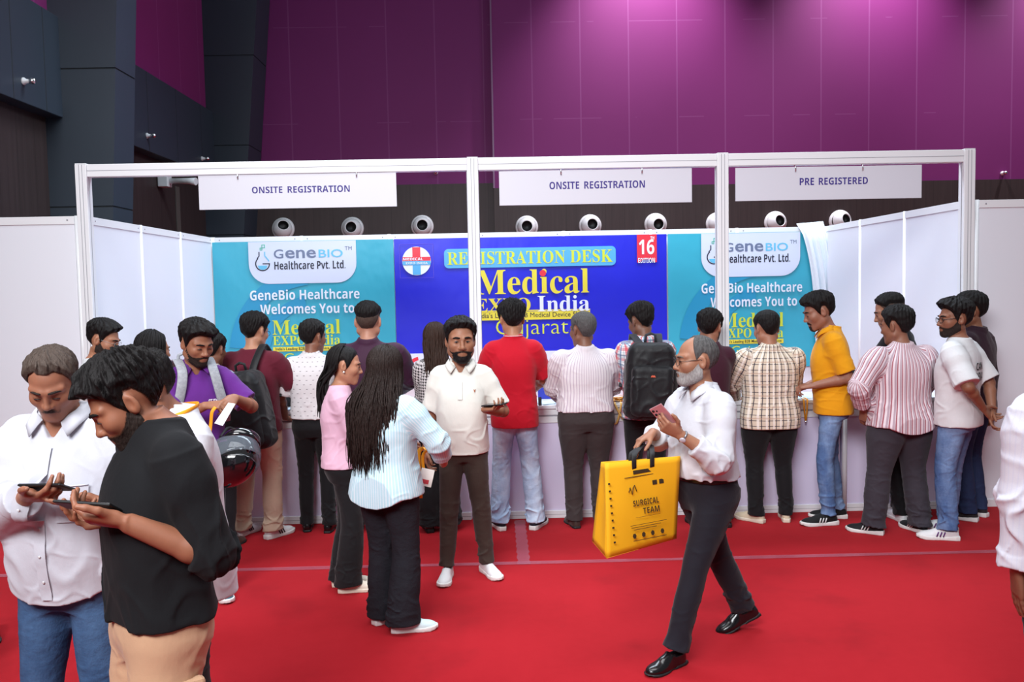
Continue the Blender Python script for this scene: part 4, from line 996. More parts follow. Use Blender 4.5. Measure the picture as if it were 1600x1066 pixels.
    def shoes(s, upper, sole, kind='sneaker', accent=None, lace=None, sc=1.0):
        for k in (1, -1):
            l = s.leg[k]; fd = l['fd']; sd = V3(fd[1], -fd[0], 0); pit = l['pit']
            # foot frame: origin under the ankle on the sole, y to the toes
            Yv = fd*math.cos(pit)-V3(0, 0, math.sin(pit)); Zv = np.cross(sd, Yv); O = l['ball']-Yv*.13
            Mx = np.stack((sd, Yv, Zv), 1)
            def place(v): return (O+(v*sc)@Mx.T)*s.k
            kk = -k                                             # inner side
            def outline(p, g):
                y = p[:, 1]; wdt = np.interp(y, (-.075, -.05, 0, .05, .11, .16, .19, .205), (.024, .033, .033, .034, .047, .045, .032, .012)); cx = kk*np.interp(y, (-.07, .0, .1, .2), (0, 0, .004, .008))
                e = _ell(p*np.array((1, 1, 0)), (kk*.003, .064, 0), (.046, .142, 1)); return np.maximum(np.abs(p[:, 0]-cx)-wdt-g, np.maximum(y-.205-g, -.078-g-y))
            low = kind in ('formal', 'sandal')
            th = .012 if low else .028
            def sole_f(p):
                a = outline(p, .004); zt = th+.006*np.clip((p[:, 1]-.13)/.07, 0, 1)+(.008*np.clip((-p[:, 1]+.02)/.05, 0, 1) if not low else .006*(p[:, 1] < .02))
                zb = .010*np.clip((p[:, 1]-.15)/.05, 0, 1)**2
                if low: zb = zb+.0*p[:, 1]+np.where((p[:, 1] > .03) & (p[:, 1] < .07), .006, 0)
                return smax(smax(a, p[:, 2]-zt, .006), zb-p[:, 2], .004)
            def upper_f(p):
                x = p[:, 0]-kk*.003; y, z = p[:, 1], p[:, 2]
                q = np.stack((x, y, z), 1)
                d = _ell(q, (0, -.030, .030), (.037, .050, .058)); d = smin(d, _ell(q, (0, .045, .022), (.039, .085, .056)), .04); d = smin(d, _ell(q, (kk*.004, .125, .020), (.047, .080, .040 if not low else .034)), .03)
                d = smin(d, _cap(q, (0, -.02, .05), (0, .0, .095), .036, .040), .03); d = smin(d, _cap(q, (0, .01, .07), (0, .085, .052), .026, .02), .02)
                d = smax(d, .006-z, .004); top = np.interp(y, (-.08, -.03, .02, .06), (.082, .070, .070, .105)) if kind != 'sandal' else np.full(len(p), .09)
                d = smax(d, (z-top)*.9, .005); d = smax(d, outline(p, .002), .012); return d
            v, F = surface(field([Prim(upper_f, V3(-.09, -.12, -.02), V3(.09, .24, .16))]), (-.07, -.10, -.01), (.07, .225, .13), .0055)
            o = quads_obj('shoe', place(v), F, upper, s.root)
            v, F = surface(field([Prim(sole_f, V3(-.09, -.12, -.02), V3(.09, .24, .16))]), (-.07, -.10, -.01), (.07, .225, .06), .0055)
            quads_obj('sole', place(v), F, sole, o)
            if lace is not None:
                b = MB()
                for i in range(4):
                    y = .055+i*.019; z = .078-i*.0085
                    b.tube([place(np.array(((kk*.003-.02, y, z-.006), (kk*.003, y+.004, z+.004), (kk*.003+.02, y, z-.006))))[j] for j in range(3)], .0032*s.k, 6)
                b.build('laces', lace, o)
            if accent is not None:
                for sg in (1, -1):
                    b = MB()
                    for i in range(3):
                        y = .035+i*.022; a = place(np.array(((sg*.043+kk*.003, y, .028), (sg*.036+kk*.003, y-.014, .062)))); b.tube([a[0], a[1]], .0045*s.k, 6)
                    b.build('stripe', accent, o)
    def on_cloth(s, x, z, front=True, off=.003):
        """depth of the shirt's surface in front (or behind) at a given place, local measures"""
        x, z = np.atleast_1d(x), np.atleast_1d(z); V = s.sv; out = np.zeros(len(x)); sg = 1 if front else -1
        for i in range(len(x)):
            m = (np.abs(V[:, 0]-x[i]) < .012) & (np.abs(V[:, 2]-z[i]) < .012)
            out[i] = (V[m, 1]*sg).max()*sg if m.any() else 0
        return out+off*sg
    def patch(s, name, x0, x1, z0, z1, m, front=True, off=.003, n=8):
        """a strip of cloth lying on the shirt"""
        xs, zs = np.linspace(x0, x1, 3 if abs(x1-x0) < .03 else n), np.linspace(z0, z1, max(3, int(abs(z1-z0)/.02))); X, Z = np.meshgrid(xs, zs); Y = s.on_cloth(X.ravel(), Z.ravel(), front, off)
        vs = np.stack((X.ravel(), Y, Z.ravel()), 1)*s.k; nx = len(xs); fs = [(j*nx+i, j*nx+i+1, (j+1)*nx+i+1, (j+1)*nx+i) for j in range(len(zs)-1) for i in range(nx-1)]
        return mesh_obj(name, vs, fs, m, s.root, True)
    def print_on(s, name, text, m, x0, x1, z0, z1, front=True, bold=0):
        o = letters(name, text, m, s.root, 0, 1, 0, 1, 0, bold); me = o.data; n = len(me.vertices); co = np.zeros(n*3); me.vertices.foreach_get('co', co); co = co.reshape(-1, 3)
        x = x0+(x1-x0)*co[:, 0]; z = z0+(z1-z0)*co[:, 2]; y = s.on_cloth(x, z, front, .004)
        me.vertices.foreach_set('co', (np.stack((x, y, z), 1)*s.k).ravel()); me.update(); return o
    def collar_leaves(s, m, sz=1.0, name='collar', spread=0.0):
        N, r, f, u = s.N, s.right, s.fwd, s.up; b = MB()
        for k in (1, -1):
            P = lambda x, y, z: (N+r*(k*x)+f*y+u*z)*s.k
            g = s.fat*.008
            inner = [(.074+g, -.02, .046), (.074+g, .022, .036), (.060+g, .058, .020), (.030, .080, -.004)]; outer = [(.098+g, -.018, .012), (.100+g, .034, -.002), (.092+spread, .076, -.020*sz), (.066+spread, .104, -.050*sz)]
            rows = [[b.b.verts.new(P(*[a+(c-a)*t+(0.006*math.sin(math.pi*t) if i == 1 else 0) for i, (a, c) in enumerate(zip(p0, p1))])) for p0, p1 in zip(inner, outer)] for t in (0, .35, .7, 1)]
            for i in range(3):
                for j in range(3): b.b.faces.new((rows[i][j], rows[i][j+1], rows[i+1][j+1], rows[i+1][j])).smooth = True
        o = b.build(name, m, s.root); md = o.modifiers.new('thick', 'SOLIDIFY'); md.thickness = .004*s.k; md.offset = 0; return o
    def hand_point(s, k, v):
        """a point given in hand measures (thumb side x, along fingers y, palm side -z) in world-turned local coordinates"""
        a = s.arm[k]; return a['T']+a['M']@np.asarray(v, float)
    def world(s, p):
        p = np.asarray(p, float)*s.k; a = s.root.rotation_euler[2]; c, n = math.cos(a), math.sin(a); l = s.root.location
        return np.array((l[0]+c*p[0]-n*p[1], l[1]+n*p[0]+c*p[1], p[2]))
# ------------------------------------------------------------------ clothes and things people carry
def cloth(name, c, rough=.85, weave=240, sheen=.1):
    if name in _M: return _M[name]
    m = mat(name, srgb(c), rough, spec=.25); n = NT(m); f = n.noise(7, 3, .6, n.obj()); b = srgb(c)
    n.color(n.mix(f, tuple(k*.90 for k in b), tuple(min(1, k*1.08) for k in b))); n.bump(n.math('ADD', n.math('MULTIPLY', n.noise(weave, 2, .5, n.obj()), .06), n.noise(11, 4, .55, n.mapping(n.obj(), (1, 1, .6)))), .30, .016); n.p.inputs['Sheen Weight'].default_value = sheen
    return m
def denim(name, c, hi, fade=.5):
    if name in _M: return _M[name]
    m = mat(name, srgb(c), .85, spec=.2); n = NT(m); o = n.obj(); f = n.noise(5, 5, .65, n.mapping(o, (1, 1, .45))); g = n.noise(300, 2, .5, n.mapping(o, (1, 1, .3)))
    k = n.add('ShaderNodeMapRange'); n.link(f, k.inputs[0]); k.inputs[1].default_value = .38; k.inputs[2].default_value = .68
    n.color(n.mix(n.math('ADD', n.math('MULTIPLY', k.outputs[0], fade), n.math('MULTIPLY', g, .18)), srgb(c), srgb(hi))); n.bump(n.math('ADD', n.math('MULTIPLY', g, .1), n.noise(13, 4, .6, n.mapping(o, (1, 1, 1.3)))), .45, .018); return m
def striped(name, base, bands, rough=.85):
    """bands: (period, width, offset, colour, along) in metres; along 'u' runs stripes up the body, 'v' round it"""
    m = mat(name, srgb(base), rough, spec=.25); n = NT(m); U, Vv = n.attr('gu')['Fac'], n.attr('gv')['Fac']; col = srgb(base)
    for per, wd, off, c, al in bands:
        x = U if al == 'u' else Vv; st = n.step(n.math('ADD', x, off+20*per), per, wd)
        fac = n.math('MULTIPLY', st, c[3] if len(c) > 3 else 1.0); col = n.mix(fac, col, srgb(c[:3]))
    n.color(col); n.bump(n.math('ADD', n.math('MULTIPLY', n.noise(260, 2, .5, n.obj()), .06), n.noise(11, 4, .55, n.mapping(n.obj(), (1, 1, .6)))), .30, .016); return m
def dotted(name, base, c):
    m = mat(name, srgb(base), .85, spec=.25); n = NT(m); U, Vv = n.attr('gu')['Fac'], n.attr('gv')['Fac']
    row = n.math('FLOOR', n.math('DIVIDE', n.math('ADD', Vv, 2.0), .036)); sh = n.math('MULTIPLY', n.math('MODULO', row, 2.0), .03)
    a = n.step(n.math('ADD', n.math('ADD', U, 3.0), sh), .05, .013); b = n.step(n.math('ADD', Vv, 2.0), .036, .004)
    n.color(n.mix(n.math('MULTIPLY', a, b), srgb(base), srgb(c))); n.bump(n.noise(260, 2, .5, n.obj()), .14, .0015); return m
def houndstooth(name):
    m = mat(name, srgb(206, 200, 200), .85, spec=.25); n = NT(m); U, Vv = n.attr('gu')['Fac'], n.attr('gv')['Fac']
    a = n.step(n.math('ADD', U, 3.0), .024, .012); b = n.step(n.math('ADD', Vv, 3.0), .024, .012); d = n.step(n.math('ADD', n.math('ADD', U, Vv), 6.0), .012, .006)
    f = n.math('ADD', n.math('MULTIPLY', a, b), n.math('MULTIPLY', n.math('ABSOLUTE', n.math('SUBTRACT', a, b)), d)); n.color(n.mix(f, srgb(206, 200, 200), srgb(34, 30, 34))); return m
rubber_w = mat('white_rubber', srgb(226, 224, 222), .6); rubber_b = mat('black_rubber', srgb(22, 22, 24), .6); lace_w = mat('white_lace', srgb(226, 226, 226), .8); lace_b = mat('dark_lace', srgb(40, 44, 50), .8)
leather_b = mat('black_leather', srgb(16, 15, 17), .22, spec=.6); sneak_w = cloth('white_sneaker', (226, 226, 228), .6); black_belt = mat('black_belt', srgb(18, 16, 18), .35)
def X(u, y): return float(on_y(u, 600, y)[0])
def Zt(u, v, y): return float(on_y(u, v, y)[2])
def at_mat(pos, Mx, rz):
    """world matrix from a local 3x3 frame turned by the person's heading"""
    c, s_ = math.cos(rz), math.sin(rz); Rz = np.array(((c, -s_, 0), (s_, c, 0), (0, 0, 1))); A = Rz@np.asarray(Mx)
    return Matrix(((A[0, 0], A[0, 1], A[0, 2], pos[0]), (A[1, 0], A[1, 1], A[1, 2], pos[1]), (A[2, 0], A[2, 1], A[2, 2], pos[2]), (0, 0, 0, 1)))
def frame(y, z):
    Y = nrm(y); Z = nrm(np.asarray(z, float)-Y*(np.asarray(z, float)@Y)); return np.stack((np.cross(Y, Z), Y, Z), 1)
screen_m = mat('phone_glass', srgb(20, 22, 28), .08, spec=.6)
def phone(label, p, k, long, up, pt, color, cams=False):
    """phone lying in hand k: long axis, screen normal and centre in the person's own axes"""
    Mx = frame(long, up); t = thing('smartphone', label, 'phone'); t.matrix_world = at_mat(p.world(pt), Mx, p.root.rotation_euler[2])
    MB().box((-.0375, -.079, -.004), (.0375, .079, .004), .0035).build('phone_body', color, t)
    MB().box((-.0345, -.076, .0040), (.0345, .076, .0046)).build('screen', screen_m, t)
    if cams:
        b = MB()
        for i in range(3): b.lathe([(.001, -.0058), (.0065, -.0056), (.0068, -.004)], Matrix.Translation((.024, .062-.022*i, 0)), 14)
        b.lathe([(.001, -.0052), (.0045, -.0050), (.0048, -.004)], Matrix.Translation((.008, .055, 0)), 12); b.lathe([(.001, -.0052), (.0045, -.0050), (.0048, -.004)], Matrix.Translation((.008, .035, 0)), 12)
        b.build('camera_lens', black_m, t)
    return t
def tube_path(t, name, pts, rad, m, seg=8, flat=None): return MB().tube(pts, rad, seg, flat=flat).build(name, m, t)
def sdf_part(name, prims, lo, hi, m, parent, h, k=1.0, base=(0, 0, 0), post=None):
    v, F = surface(field(prims, post), np.asarray(lo, float), np.asarray(hi, float), h); return quads_obj(name, (v*k-np.asarray(base)), F, m, parent)
def backpack(p, label, m, m2, c, size, lean=(0, 0, 1), side=(1, 0, 0), straps=True, logo=None, one_side=0):
    """pack on the back; c: its centre in the wearer's axes, size: half width, half height, half depth"""
    hw, hh, hd = size; up = nrm(lean); Mx = np.stack((nrm(np.asarray(side, float)-up*(np.asarray(side, float)@up)), None if False else np.cross(up, nrm(np.asarray(side, float)-up*(np.asarray(side, float)@up))), up), 1)
    c = np.asarray(c, float); k = p.k
    base = p.world(c-up*hh); t = thing('backpack', label, 'backpack', base, p.root.rotation_euler[2]); b0 = (c-up*hh)*k
    def rb(p_, ce, h, r):
        q = np.abs((p_-ce)@Mx)-(np.asarray(h)-r); return np.linalg.norm(np.maximum(q, 0), axis=1)+np.minimum(q.max(1), 0)-r
    R_ = np.linalg.norm(size)+.05
    def main(p_):
        q = (p_-c)@Mx; w = 1-.22*np.clip(q[:, 2]/hh, 0, 1)**2; qq = c+np.stack((q[:, 0]/w, q[:, 1], q[:, 2]), 1)@Mx.T
        return rb(qq, c, (hw, hd, hh), .075)*.9
    def post(p_, d): return d+fold(p_, 5, (1, 1, .8), .004, .16)
    sdf_part('main_compartment', [Prim(main, c-R_, c+R_)], c-R_, c+R_, m, t, .008, k, b0, post)
    c2 = c-Mx[:, 1]*(hd*.82)-up*(hh*.24); sdf_part('front_pocket', [Prim(lambda p_: rb(p_, c2, (hw*.80, hd*.45, hh*.66), .05), c2-R_, c2+R_)], c2-R_, c2+R_, m, t, .008, k, b0, post)
    def pt(x, y, z): return (c+Mx@np.array((x, y, z)))*k-b0
    zz = mat('zip_tape', srgb(44, 44, 50), .5)
    tube_path(t, 'zip', [pt(hw*.80*math.cos(a), -hd*.75, hh*.48+hh*.42*math.sin(a)) for a in [R(i*15) for i in range(13)]], .006*k, zz)
    tube_path(t, 'zip', [pt(hw*.78*math.cos(a), -hd*1.14, -hh*.02+hh*.34*math.sin(a)) for a in [R(i*15) for i in range(13)]], .005*k, zz)
    tube_path(t, 'top_handle', [pt(-.04, hd*.35, hh*.96), pt(-.035, hd*.3, hh+.05), pt(0, hd*.3, hh+.065), pt(.035, hd*.3, hh+.05), pt(.04, hd*.35, hh*.96)], .011*k, m2)
    if logo is not None:
        q = MB()
        for i in range(3): q.prism([(-.016+.012*i, -.006), (-.006+.012*i, -.006), (.002+.008*i-.006, .008), (-.004+.008*i-.006, .008)], Matrix(((Mx[0, 0], Mx[0, 2], -Mx[0, 1], pt(0, -hd*1.29, hh*.14)[0]), (Mx[1, 0], Mx[1, 2], -Mx[1, 1], pt(0, -hd*1.29, hh*.14)[1]), (Mx[2, 0], Mx[2, 2], -Mx[2, 1], pt(0, -hd*1.29, hh*.14)[2]), (0, 0, 0, 1))), .003)
        q.build('logo', logo, t)
    if straps:
        for sd in (1, -1):
            if one_side and sd != one_side: continue
            S0 = p.N+p.right*sd*.095-p.up*.0; top = c+Mx@np.array((sd*.06, hd*.6, hh*.86))
            pts = [top, (top+S0)/2-p.fwd*.045+p.up*.02, S0+p.up*.040-p.fwd*.035, S0+p.up*.040+p.fwd*.02, S0-p.up*.03+p.fwd*.112, S0-p.up*.16+p.right*sd*.025+p.fwd*.135, S0-p.up*.28+p.right*sd*.06+p.fwd*.11, S0-p.up*.36+p.right*sd*.085+p.fwd*.03]
            pts = smooth_path(pts, 5); tube_path(t, 'strap', [q*k-b0 for q in pts], .030*k, m2, 10, flat=(tuple(p.right), .25) if False else None) if False else strap_mesh(t, 'strap', [q*k-b0 for q in pts], p, .030*k, .007*k, m2)
    return t
def smooth_path(pts, n):
    P = [np.asarray(q, float) for q in pts]; out = []
    for i in range(len(P)-1):
        p0, p1, p2, p3 = P[max(i-1, 0)], P[i], P[i+1], P[min(i+2, len(P)-1)]
        for j in range(n):
            t = j/n; out.append(.5*((2*p1)+(-p0+p2)*t+(2*p0-5*p1+4*p2-p3)*t*t+(-p0+3*p1-3*p2+p3)*t**3))
    return out+[P[-1]]
def strap_mesh(t, name, pts, p, hw, th, m, axis=None):
    """flat band along pts, its width along the wearer's right"""
    b = MB(); ax = np.asarray(axis if axis is not None else p.right, float); rows = []
    for i, q in enumerate(pts):
        tg = nrm(pts[min(i+1, len(pts)-1)]-pts[max(i-1, 0)]); a = nrm(ax-tg*(ax@tg)); n_ = np.cross(tg, a)
        rows.append([b.b.verts.new(q+a*hw*x+n_*th*y) for x, y in ((-1, -.5), (-.85, .5), (.85, .5), (1, -.5), (.85, -1), (-.85, -1))])
    for i in range(len(rows)-1):
        for j in range(6): b.b.faces.new((rows[i][j], rows[i][(j+1) % 6], rows[i+1][(j+1) % 6], rows[i+1][j])).smooth = True
    b.b.faces.new(rows[0][::-1]); b.b.faces.new(rows[-1]); return b.build(name, m, t)
def long_hair(p, zend, m, n=120, seed=1, half_w=.105, side=0.0, back=.125, rad=.0085, spread=120, front_part=.0, taper=1.0, shift=(0, 0), zvar=.06, tie=None):
    rnd = random.Random(seed); b = MB(); k = p.k; H = p.H
    for i in range(n):
        a = R(rnd.uniform(-spread, spread)); r = rnd.uniform(.98, 1.07); pts = []
        pol0 = rnd.uniform(4, 55)
        for j in range(6):
            pol = R(pol0+(100-pol0)*j/5); s_, c_ = math.sin(pol), math.cos(pol)
            v = np.array((.088*s_*math.sin(a)*r, -.012-.110*s_*math.cos(a)*r, .034+.105*c_*r)); pts.append(p.local(v))
        q = pts[-1]; ze = zend+rnd.uniform(-zvar, zvar)+.05*abs(math.sin(a)); xs = math.sin(a)*half_w*rnd.uniform(.75, 1.15)+side; yb = p.N[1]-back*rnd.uniform(.92, 1.12)*max(.15, math.cos(a*.75))
        if tie is not None: xs = tie[0]+rnd.uniform(-1, 1)*tie[2]; yb = tie[1]+rnd.uniform(-1, 1)*tie[2]
        ph = rnd.uniform(0, 6); m_ = 9
        for j in range(1, m_+1):
            t = j/m_; e = min(1, t*1.8); e = e*e*(3-2*e)
            x = q[0]+(p.N[0]+shift[0]+xs*taper-q[0])*e; y = q[1]+(yb+shift[1]-q[1])*e
            pts.append(np.array((x+.009*math.sin(ph+t*8), y+.007*math.cos(ph+t*6), q[2]+(ze-q[2])*t)))
        N_ = len(pts); rr = [rad*k*(.5 if j == 0 else 1.0 if j < N_-4 else (N_-j)/4.2+.03) for j in range(N_)]
        b.tube([v*k for v in pts], rr, 5)
    return b.build('hair', m, p.root)
def watch(p, k, m1, m2):
    a = p.arm[k]; w = nrm(a['T']-a['E']); c = a['T']-w*.02; n_ = -np.asarray(a['M'])[:, 2]*-1; e1 = nrm(np.cross(w, n_)); b = MB()
    b.tube([(c+(e1*math.cos(R(i*20))*.031+n_*math.sin(R(i*20))*.0245))*p.k for i in range(19)], .0055*p.k, 8, caps=False); o = b.build('wrist_watch', m1, p.root)
    q = MB().sphere((c+n_*.027)*p.k, p.k, 14, (.017, .017, .006), 0, Matrix([list(r) for r in np.stack((e1, w, n_), 1)])); q.build('watch_face', m2, o)
fade_m = hair_mat('faded_hair', (72, 58, 52), (96, 78, 70), .7); grey_h = hair_mat('greying_hair', (52, 50, 50), (104, 102, 102), .6); brown_h = hair_mat('brown_hair', (34, 22, 18), (66, 44, 34), .5); dark_h = hair_mat('dark_brown_hair', (20, 14, 13), (54, 40, 36), .5)
white_beard = hair_mat('white_beard', (128, 124, 122), (196, 192, 190), .7); salt = hair_mat('salt_pepper', (84, 72, 66), (124, 108, 98), .65)
jet = BLACK_HAIR(); stub = hair_mat('short_stubble', (34, 26, 24), (56, 44, 39), .7)
AWAY = dict(L=dict(to=(-.13, .33, 1.02), elbow=(-.7, -.5, -.6), dir=(.5, .8, -.1), palm=(0, 0, -1), pose='type'), R=dict(to=(.13, .33, 1.02), elbow=(.7, -.5, -.6), dir=(-.5, .8, -.1), palm=(0, 0, -1), pose='type'))
# ------------------------------------------------------------------ the people
def into(loc, turn, h, w):
    """a world point in a person's own axes"""
    d = np.asarray(w, float)-np.array((loc[0], loc[1], 0)); a = R(turn); c, s_ = math.cos(a), math.sin(a)
    return np.array((c*d[0]+s_*d[1], -s_*d[0]+c*d[1], d[2]))*1.72/h

# -- white polo, looking at the camera
TUCK = dict(L=dict(to=(-.08, .32, 1.0), elbow=(-.2, -.6, -1), dir=(.4, .9, 0), palm=(0, 0, -1), pose='type'), R=dict(to=(.08, .32, 1.0), elbow=(.2, -.6, -1), dir=(-.4, .9, 0), palm=(0, 0, -1), pose='type'))
def white_polo():
    y = -1.34; loc = (X(721, y), y); h = 1.61; turn = 178
    wr = into(loc, turn, h, on_y(757, 640, y-.20))
    p = Person('bearded person in a white polo shirt facing out of the picture, phone in hand', loc, turn, h, (146, 100, 76), w=.96, belly=.03, head=(10, 3, 0), fat=.8, headsc=1.19, res=.0048,
               arms=dict(R=dict(to=(.27, -.06, .84), elbow=(.6, -1, 0), dir=(-.05, .1, -1)), L=dict(to=wr, elbow=(-.6, -.8, -.5), dir=(-.85, .55, .10), palm=(.25, -.2, 1), pose='cradle')),
               feet=dict(R=dict(x=.12, y=.10, yaw=-6), L=dict(x=-.15, y=.0, yaw=30)))
    p.body(); p.hair('short', top=.028, quiff=.012, seed=3); p.beard('full'); p.face(gaze=(.001, 0), brow_t=.006)
    m = cloth('white_pique', (212, 210, 202)); p.shirt(m, 'short', .86, off=.015, loose=.016, seed=3, collar='polo', sl_r=.008); p.collar_leaves(m)
    p.print_on('chest_mark', 'v', mat('rust_print', srgb(150, 80, 40), .6), -.105, -.09, 1.285, 1.305, True, .04)
    p.patch('placket', -.016, .016, 1.24, 1.36, m, True, .004)
    p.trousers(cloth('dark_olive_trousers', (62, 50, 44)), 1.0, .094, .066, .052, 3, rise=.016, length=.2); p.shoes(sneak_w, rubber_w, lace=lace_w)
    a = p.arm[-1]; c = p.hand_point(-1, (.0, .085, -.030))
    phone('dark phone lying on the palm of the person in the white polo', p, -1, (-.80, .6, .12), (.25, -.1, 1), c, black_m)
white_polo()

# -- the walker with the yellow bag
def walker():
    y = -2.60; loc = (X(1103, y), y); h = 1.60; turn = 122
    wl = into(loc, turn, h, on_y(1062, 679, y-.28)); wr = into(loc, turn, h, on_y(1020, 676, y-.02))
    p = Person('balding bearded person in white shirt walking left with a yellow bag', loc, turn, h, (158, 112, 88), w=1.12, belly=.03, lean=3, twist=-16, head=(-14, 3, 0), res=.0046, hip_drop=.025,
               arms=dict(L=dict(to=wl, elbow=(-.5, -1, -.7), dir=into((0, 0), turn, 1.72, (-.85, -.1, .50)), palm=into((0, 0), turn, 1.72, (-.30, .55, .75)), pose='cradle'),
                         R=dict(to=wr, elbow=(.8, -.6, -.6), dir=into((0, 0), turn, 1.72, (-.85, -.25, -.45)), palm=into((0, 0), turn, 1.72, (-.3, -.2, -.9)), pose='relaxed')),
               feet=dict(L=dict(x=-.06, y=.30, yaw=6), R=dict(x=.06, y=-.40, yaw=-24, pitch=22, lift=.0)))
    p.body(); p.hair('bald', grey_h, thick=.006, top=.007, messy=.5, seed=2); p.beard('full', white_beard, .0055); p.face(lid=.3, brow=salt); p.glasses(rim=.0016)
    m = cloth('white_formal_cloth', (200, 200, 207)); p.shirt(m, .80, .97, off=.018, loose=.016, seed=11, collar='shirt', tuck=True, sl_r=.012, cuff=.003, fold_amp=.006); p.collar_leaves(m)
    p.trousers(cloth('navy_black_trousers', (26, 25, 34), .85),   .985, .092, .068, .060, 5, rise=.010, length=.6); p.belt(black_belt, .975, .020); p.shoes(leather_b, rubber_b, 'formal')
    watch(p, -1, mat('steel_strap', srgb(150, 150, 156), .3, metal=.8), mat('watch_dial', srgb(190, 190, 200), .2))
    d = into((0, 0), turn, 1.72, (-.62, -.10, .72)); u = into((0, 0), turn, 1.72, (.45, .80, .50))
    phone('rose coloured phone with camera lenses held up by the walking person', p, -1, d, u, p.hand_point(-1, (.018, .100, -.034)), mat('rose_phone', srgb(196, 140, 146), .3, metal=.3), True)
    return p
WALK = walker()

def bag():
    """non-woven shopper with two handles over the walker's far hand"""
    t = thing('shopping_bag', 'yellow SURGICAL TEAM shopping bag hanging from the hand of the walking person', 'bag')
    ye = mat('yellow_nonwoven', srgb(234, 172, 6), .75, bump=(700, .12, .001)); dk = mat('bag_print', srgb(52, 38, 14), .7)
    P = dict(TL=on_y(945, 724, -2.88), TR=on_y(1063, 713, -2.74), BR=on_y(1057, 842, -2.70), BL=on_y(948, 873, -2.92), tl=on_y(939, 722, -2.80), tr=on_y(1060, 713, -2.68), br=on_y(1050, 838, -2.56), bl=on_y(925, 846, -2.72))
    O = P['BL']; t.location = O; P = {k: v-O for k, v in P.items()}
    nrm_f = nrm(np.cross(P['BR']-P['BL'], P['TL']-P['BL']))
    def patch(a, b, c, d, nu, nv, bulge, seed):
        vs = []
        for j in range(nv+1):
            for i in range(nu+1):
                u, v = i/nu, j/nv; q = a*(1-u)*(1-v)+b*u*(1-v)+c*u*v+d*(1-u)*v; w = math.sin(math.pi*u)*math.sin(math.pi*v)
                vs.append(q+nrm(np.cross(b-a, d-a))*(bulge*w+.004*w*math.sin(u*9+seed+v*5)*math.sin(v*7+seed)))
        return vs, [(j*(nu+1)+i, j*(nu+1)+i+1, (j+1)*(nu+1)+i+1, (j+1)*(nu+1)+i) for j in range(nv) for i in range(nu)]
    V, F = [], []
    for (a, b, c, d, nu, bl, sd) in (('BL', 'BR', 'TR', 'TL', 16, .006, 1), ('br', 'bl', 'tl', 'tr', 16, .006, 2), ('bl', 'BL', 'TL', 'tl', 6, -.012, 3), ('BR', 'br', 'tr', 'TR', 6, -.012, 4), ('bl', 'br', 'BR', 'BL', 8, 0, 5)):
        v, f = patch(P[a], P[b], P[c], P[d], nu, 14, bl, sd); n = len(V); V += v; F += [tuple(i+n for i in q) for q in f]
    o = mesh_obj('bag_body', V, F, ye, t, True); md = o.modifiers.new('thick', 'SOLIDIFY'); md.thickness = .0016
    Xa = nrm(P['BR']-P['BL']); Wd = np.linalg.norm(P['BR']-P['BL']); Ya = nrm(P['TL']-P['BL']-Xa*((P['TL']-P['BL'])@Xa)); Na = np.cross(Xa, Ya); Hh = (P['TL']-P['BL'])@Ya
    sk = ((P['TL']-P['BL'])@Xa)/Hh; Ys = Ya+Xa*sk*1.0
    # print plane follows the front: x across, y up
    sl = ((P['TR']-P['BR'])@Ya); tilt = ((P['BR']+P['TR']-P['BL']-P['TL'])/2)@Ya/Wd*0
    fr = nrm(P['TR']-P['TL']); fr = nrm(fr+Xa)
    M = Matrix(((fr[0], Ya[0], Na[0], 0), (fr[1], Ya[1], Na[1], 0), (fr[2], Ya[2], Na[2], 0), (0, 0, 0, 1)))
    W_, H_ = Wd, Hh
    def L_(txt, x0, x1, z0, z1, b=0): letters('print', txt, dk, t, x0*W_, x1*W_, z0*H_, z1*H_, .014, b, M)
    L_(bold_sans('SURGICAL'), .38, .72, .50, .565); L_(bold_sans('TEAM'), .50, .72, .405, .47)
    q = MB(); 
    for (x0, x1, y0, y1) in ((.42, .66, .845, .885), (.30, .80, .815, .822), (.66, .72, .70, .75), (.75, .81, .70, .75), (.34, .78, .13, .136), (.32, .80, .296, .301), (.33, .72, .272, .277), (.36, .66, .248, .253), (.40, .72, .375, .378)): q.prism([(x0*W_, y0*H_), (x1*W_, y0*H_), (x1*W_, y1*H_), (x0*W_, y1*H_)], M @ Matrix.Translation((0, 0, .013)), .001)
    for i, x in enumerate((.36, .48, .60, .73)): q.prism([((x+.025*math.cos(R(60*j+i*20)))*W_, (.185+.03*math.sin(R(60*j+i*20)))*H_) for j in range(6)], M @ Matrix.Translation((0, 0, .013)), .001)
    for i in range(9): q.prism([((.10+.018*math.cos(R(90*j+45)))*W_, (.16+.078*i+.014*math.sin(R(90*j+45)))*H_) for j in range(4)], M @ Matrix.Translation((0, 0, .0125)), .001)
    q.build('print', dk, t)
    tube_path(t, 'print', [np.array(M @ Vector((W_*(.34+.02*i), H_*(.66+.05*math.sin(i*2.2)+.01*i), .014))) for i in range(6)], .0022, dk, 5)
    hm = mat('black_handle', srgb(24, 22, 24), .7)
    hp = WALK.world(WALK.hand_point(1, (.0, .055, -.024)))-O
    for (a, b) in (('TL', 'TR'), ('tl', 'tr')):
        A, B_ = P[a]*.62+P[b]*.38, P[a]*.38+P[b]*.62; dn = np.array((0, 0, -.04))
        top = hp+np.array((0, 0, -.012)); pts = smooth_path([A+dn, A+np.array((0, 0, .02)), (A+top)/2+np.array((-.012, 0, .01)), top+np.array((-.018, 0, -.006)), top+np.array((.018, 0, -.006)), (B_+top)/2+np.array((.012, 0, .01)), B_+np.array((0, 0, .02)), B_+dn], 4)
        strap_mesh(t, 'handle', pts, WALK, .013, .003, hm, axis=fr)
bag()

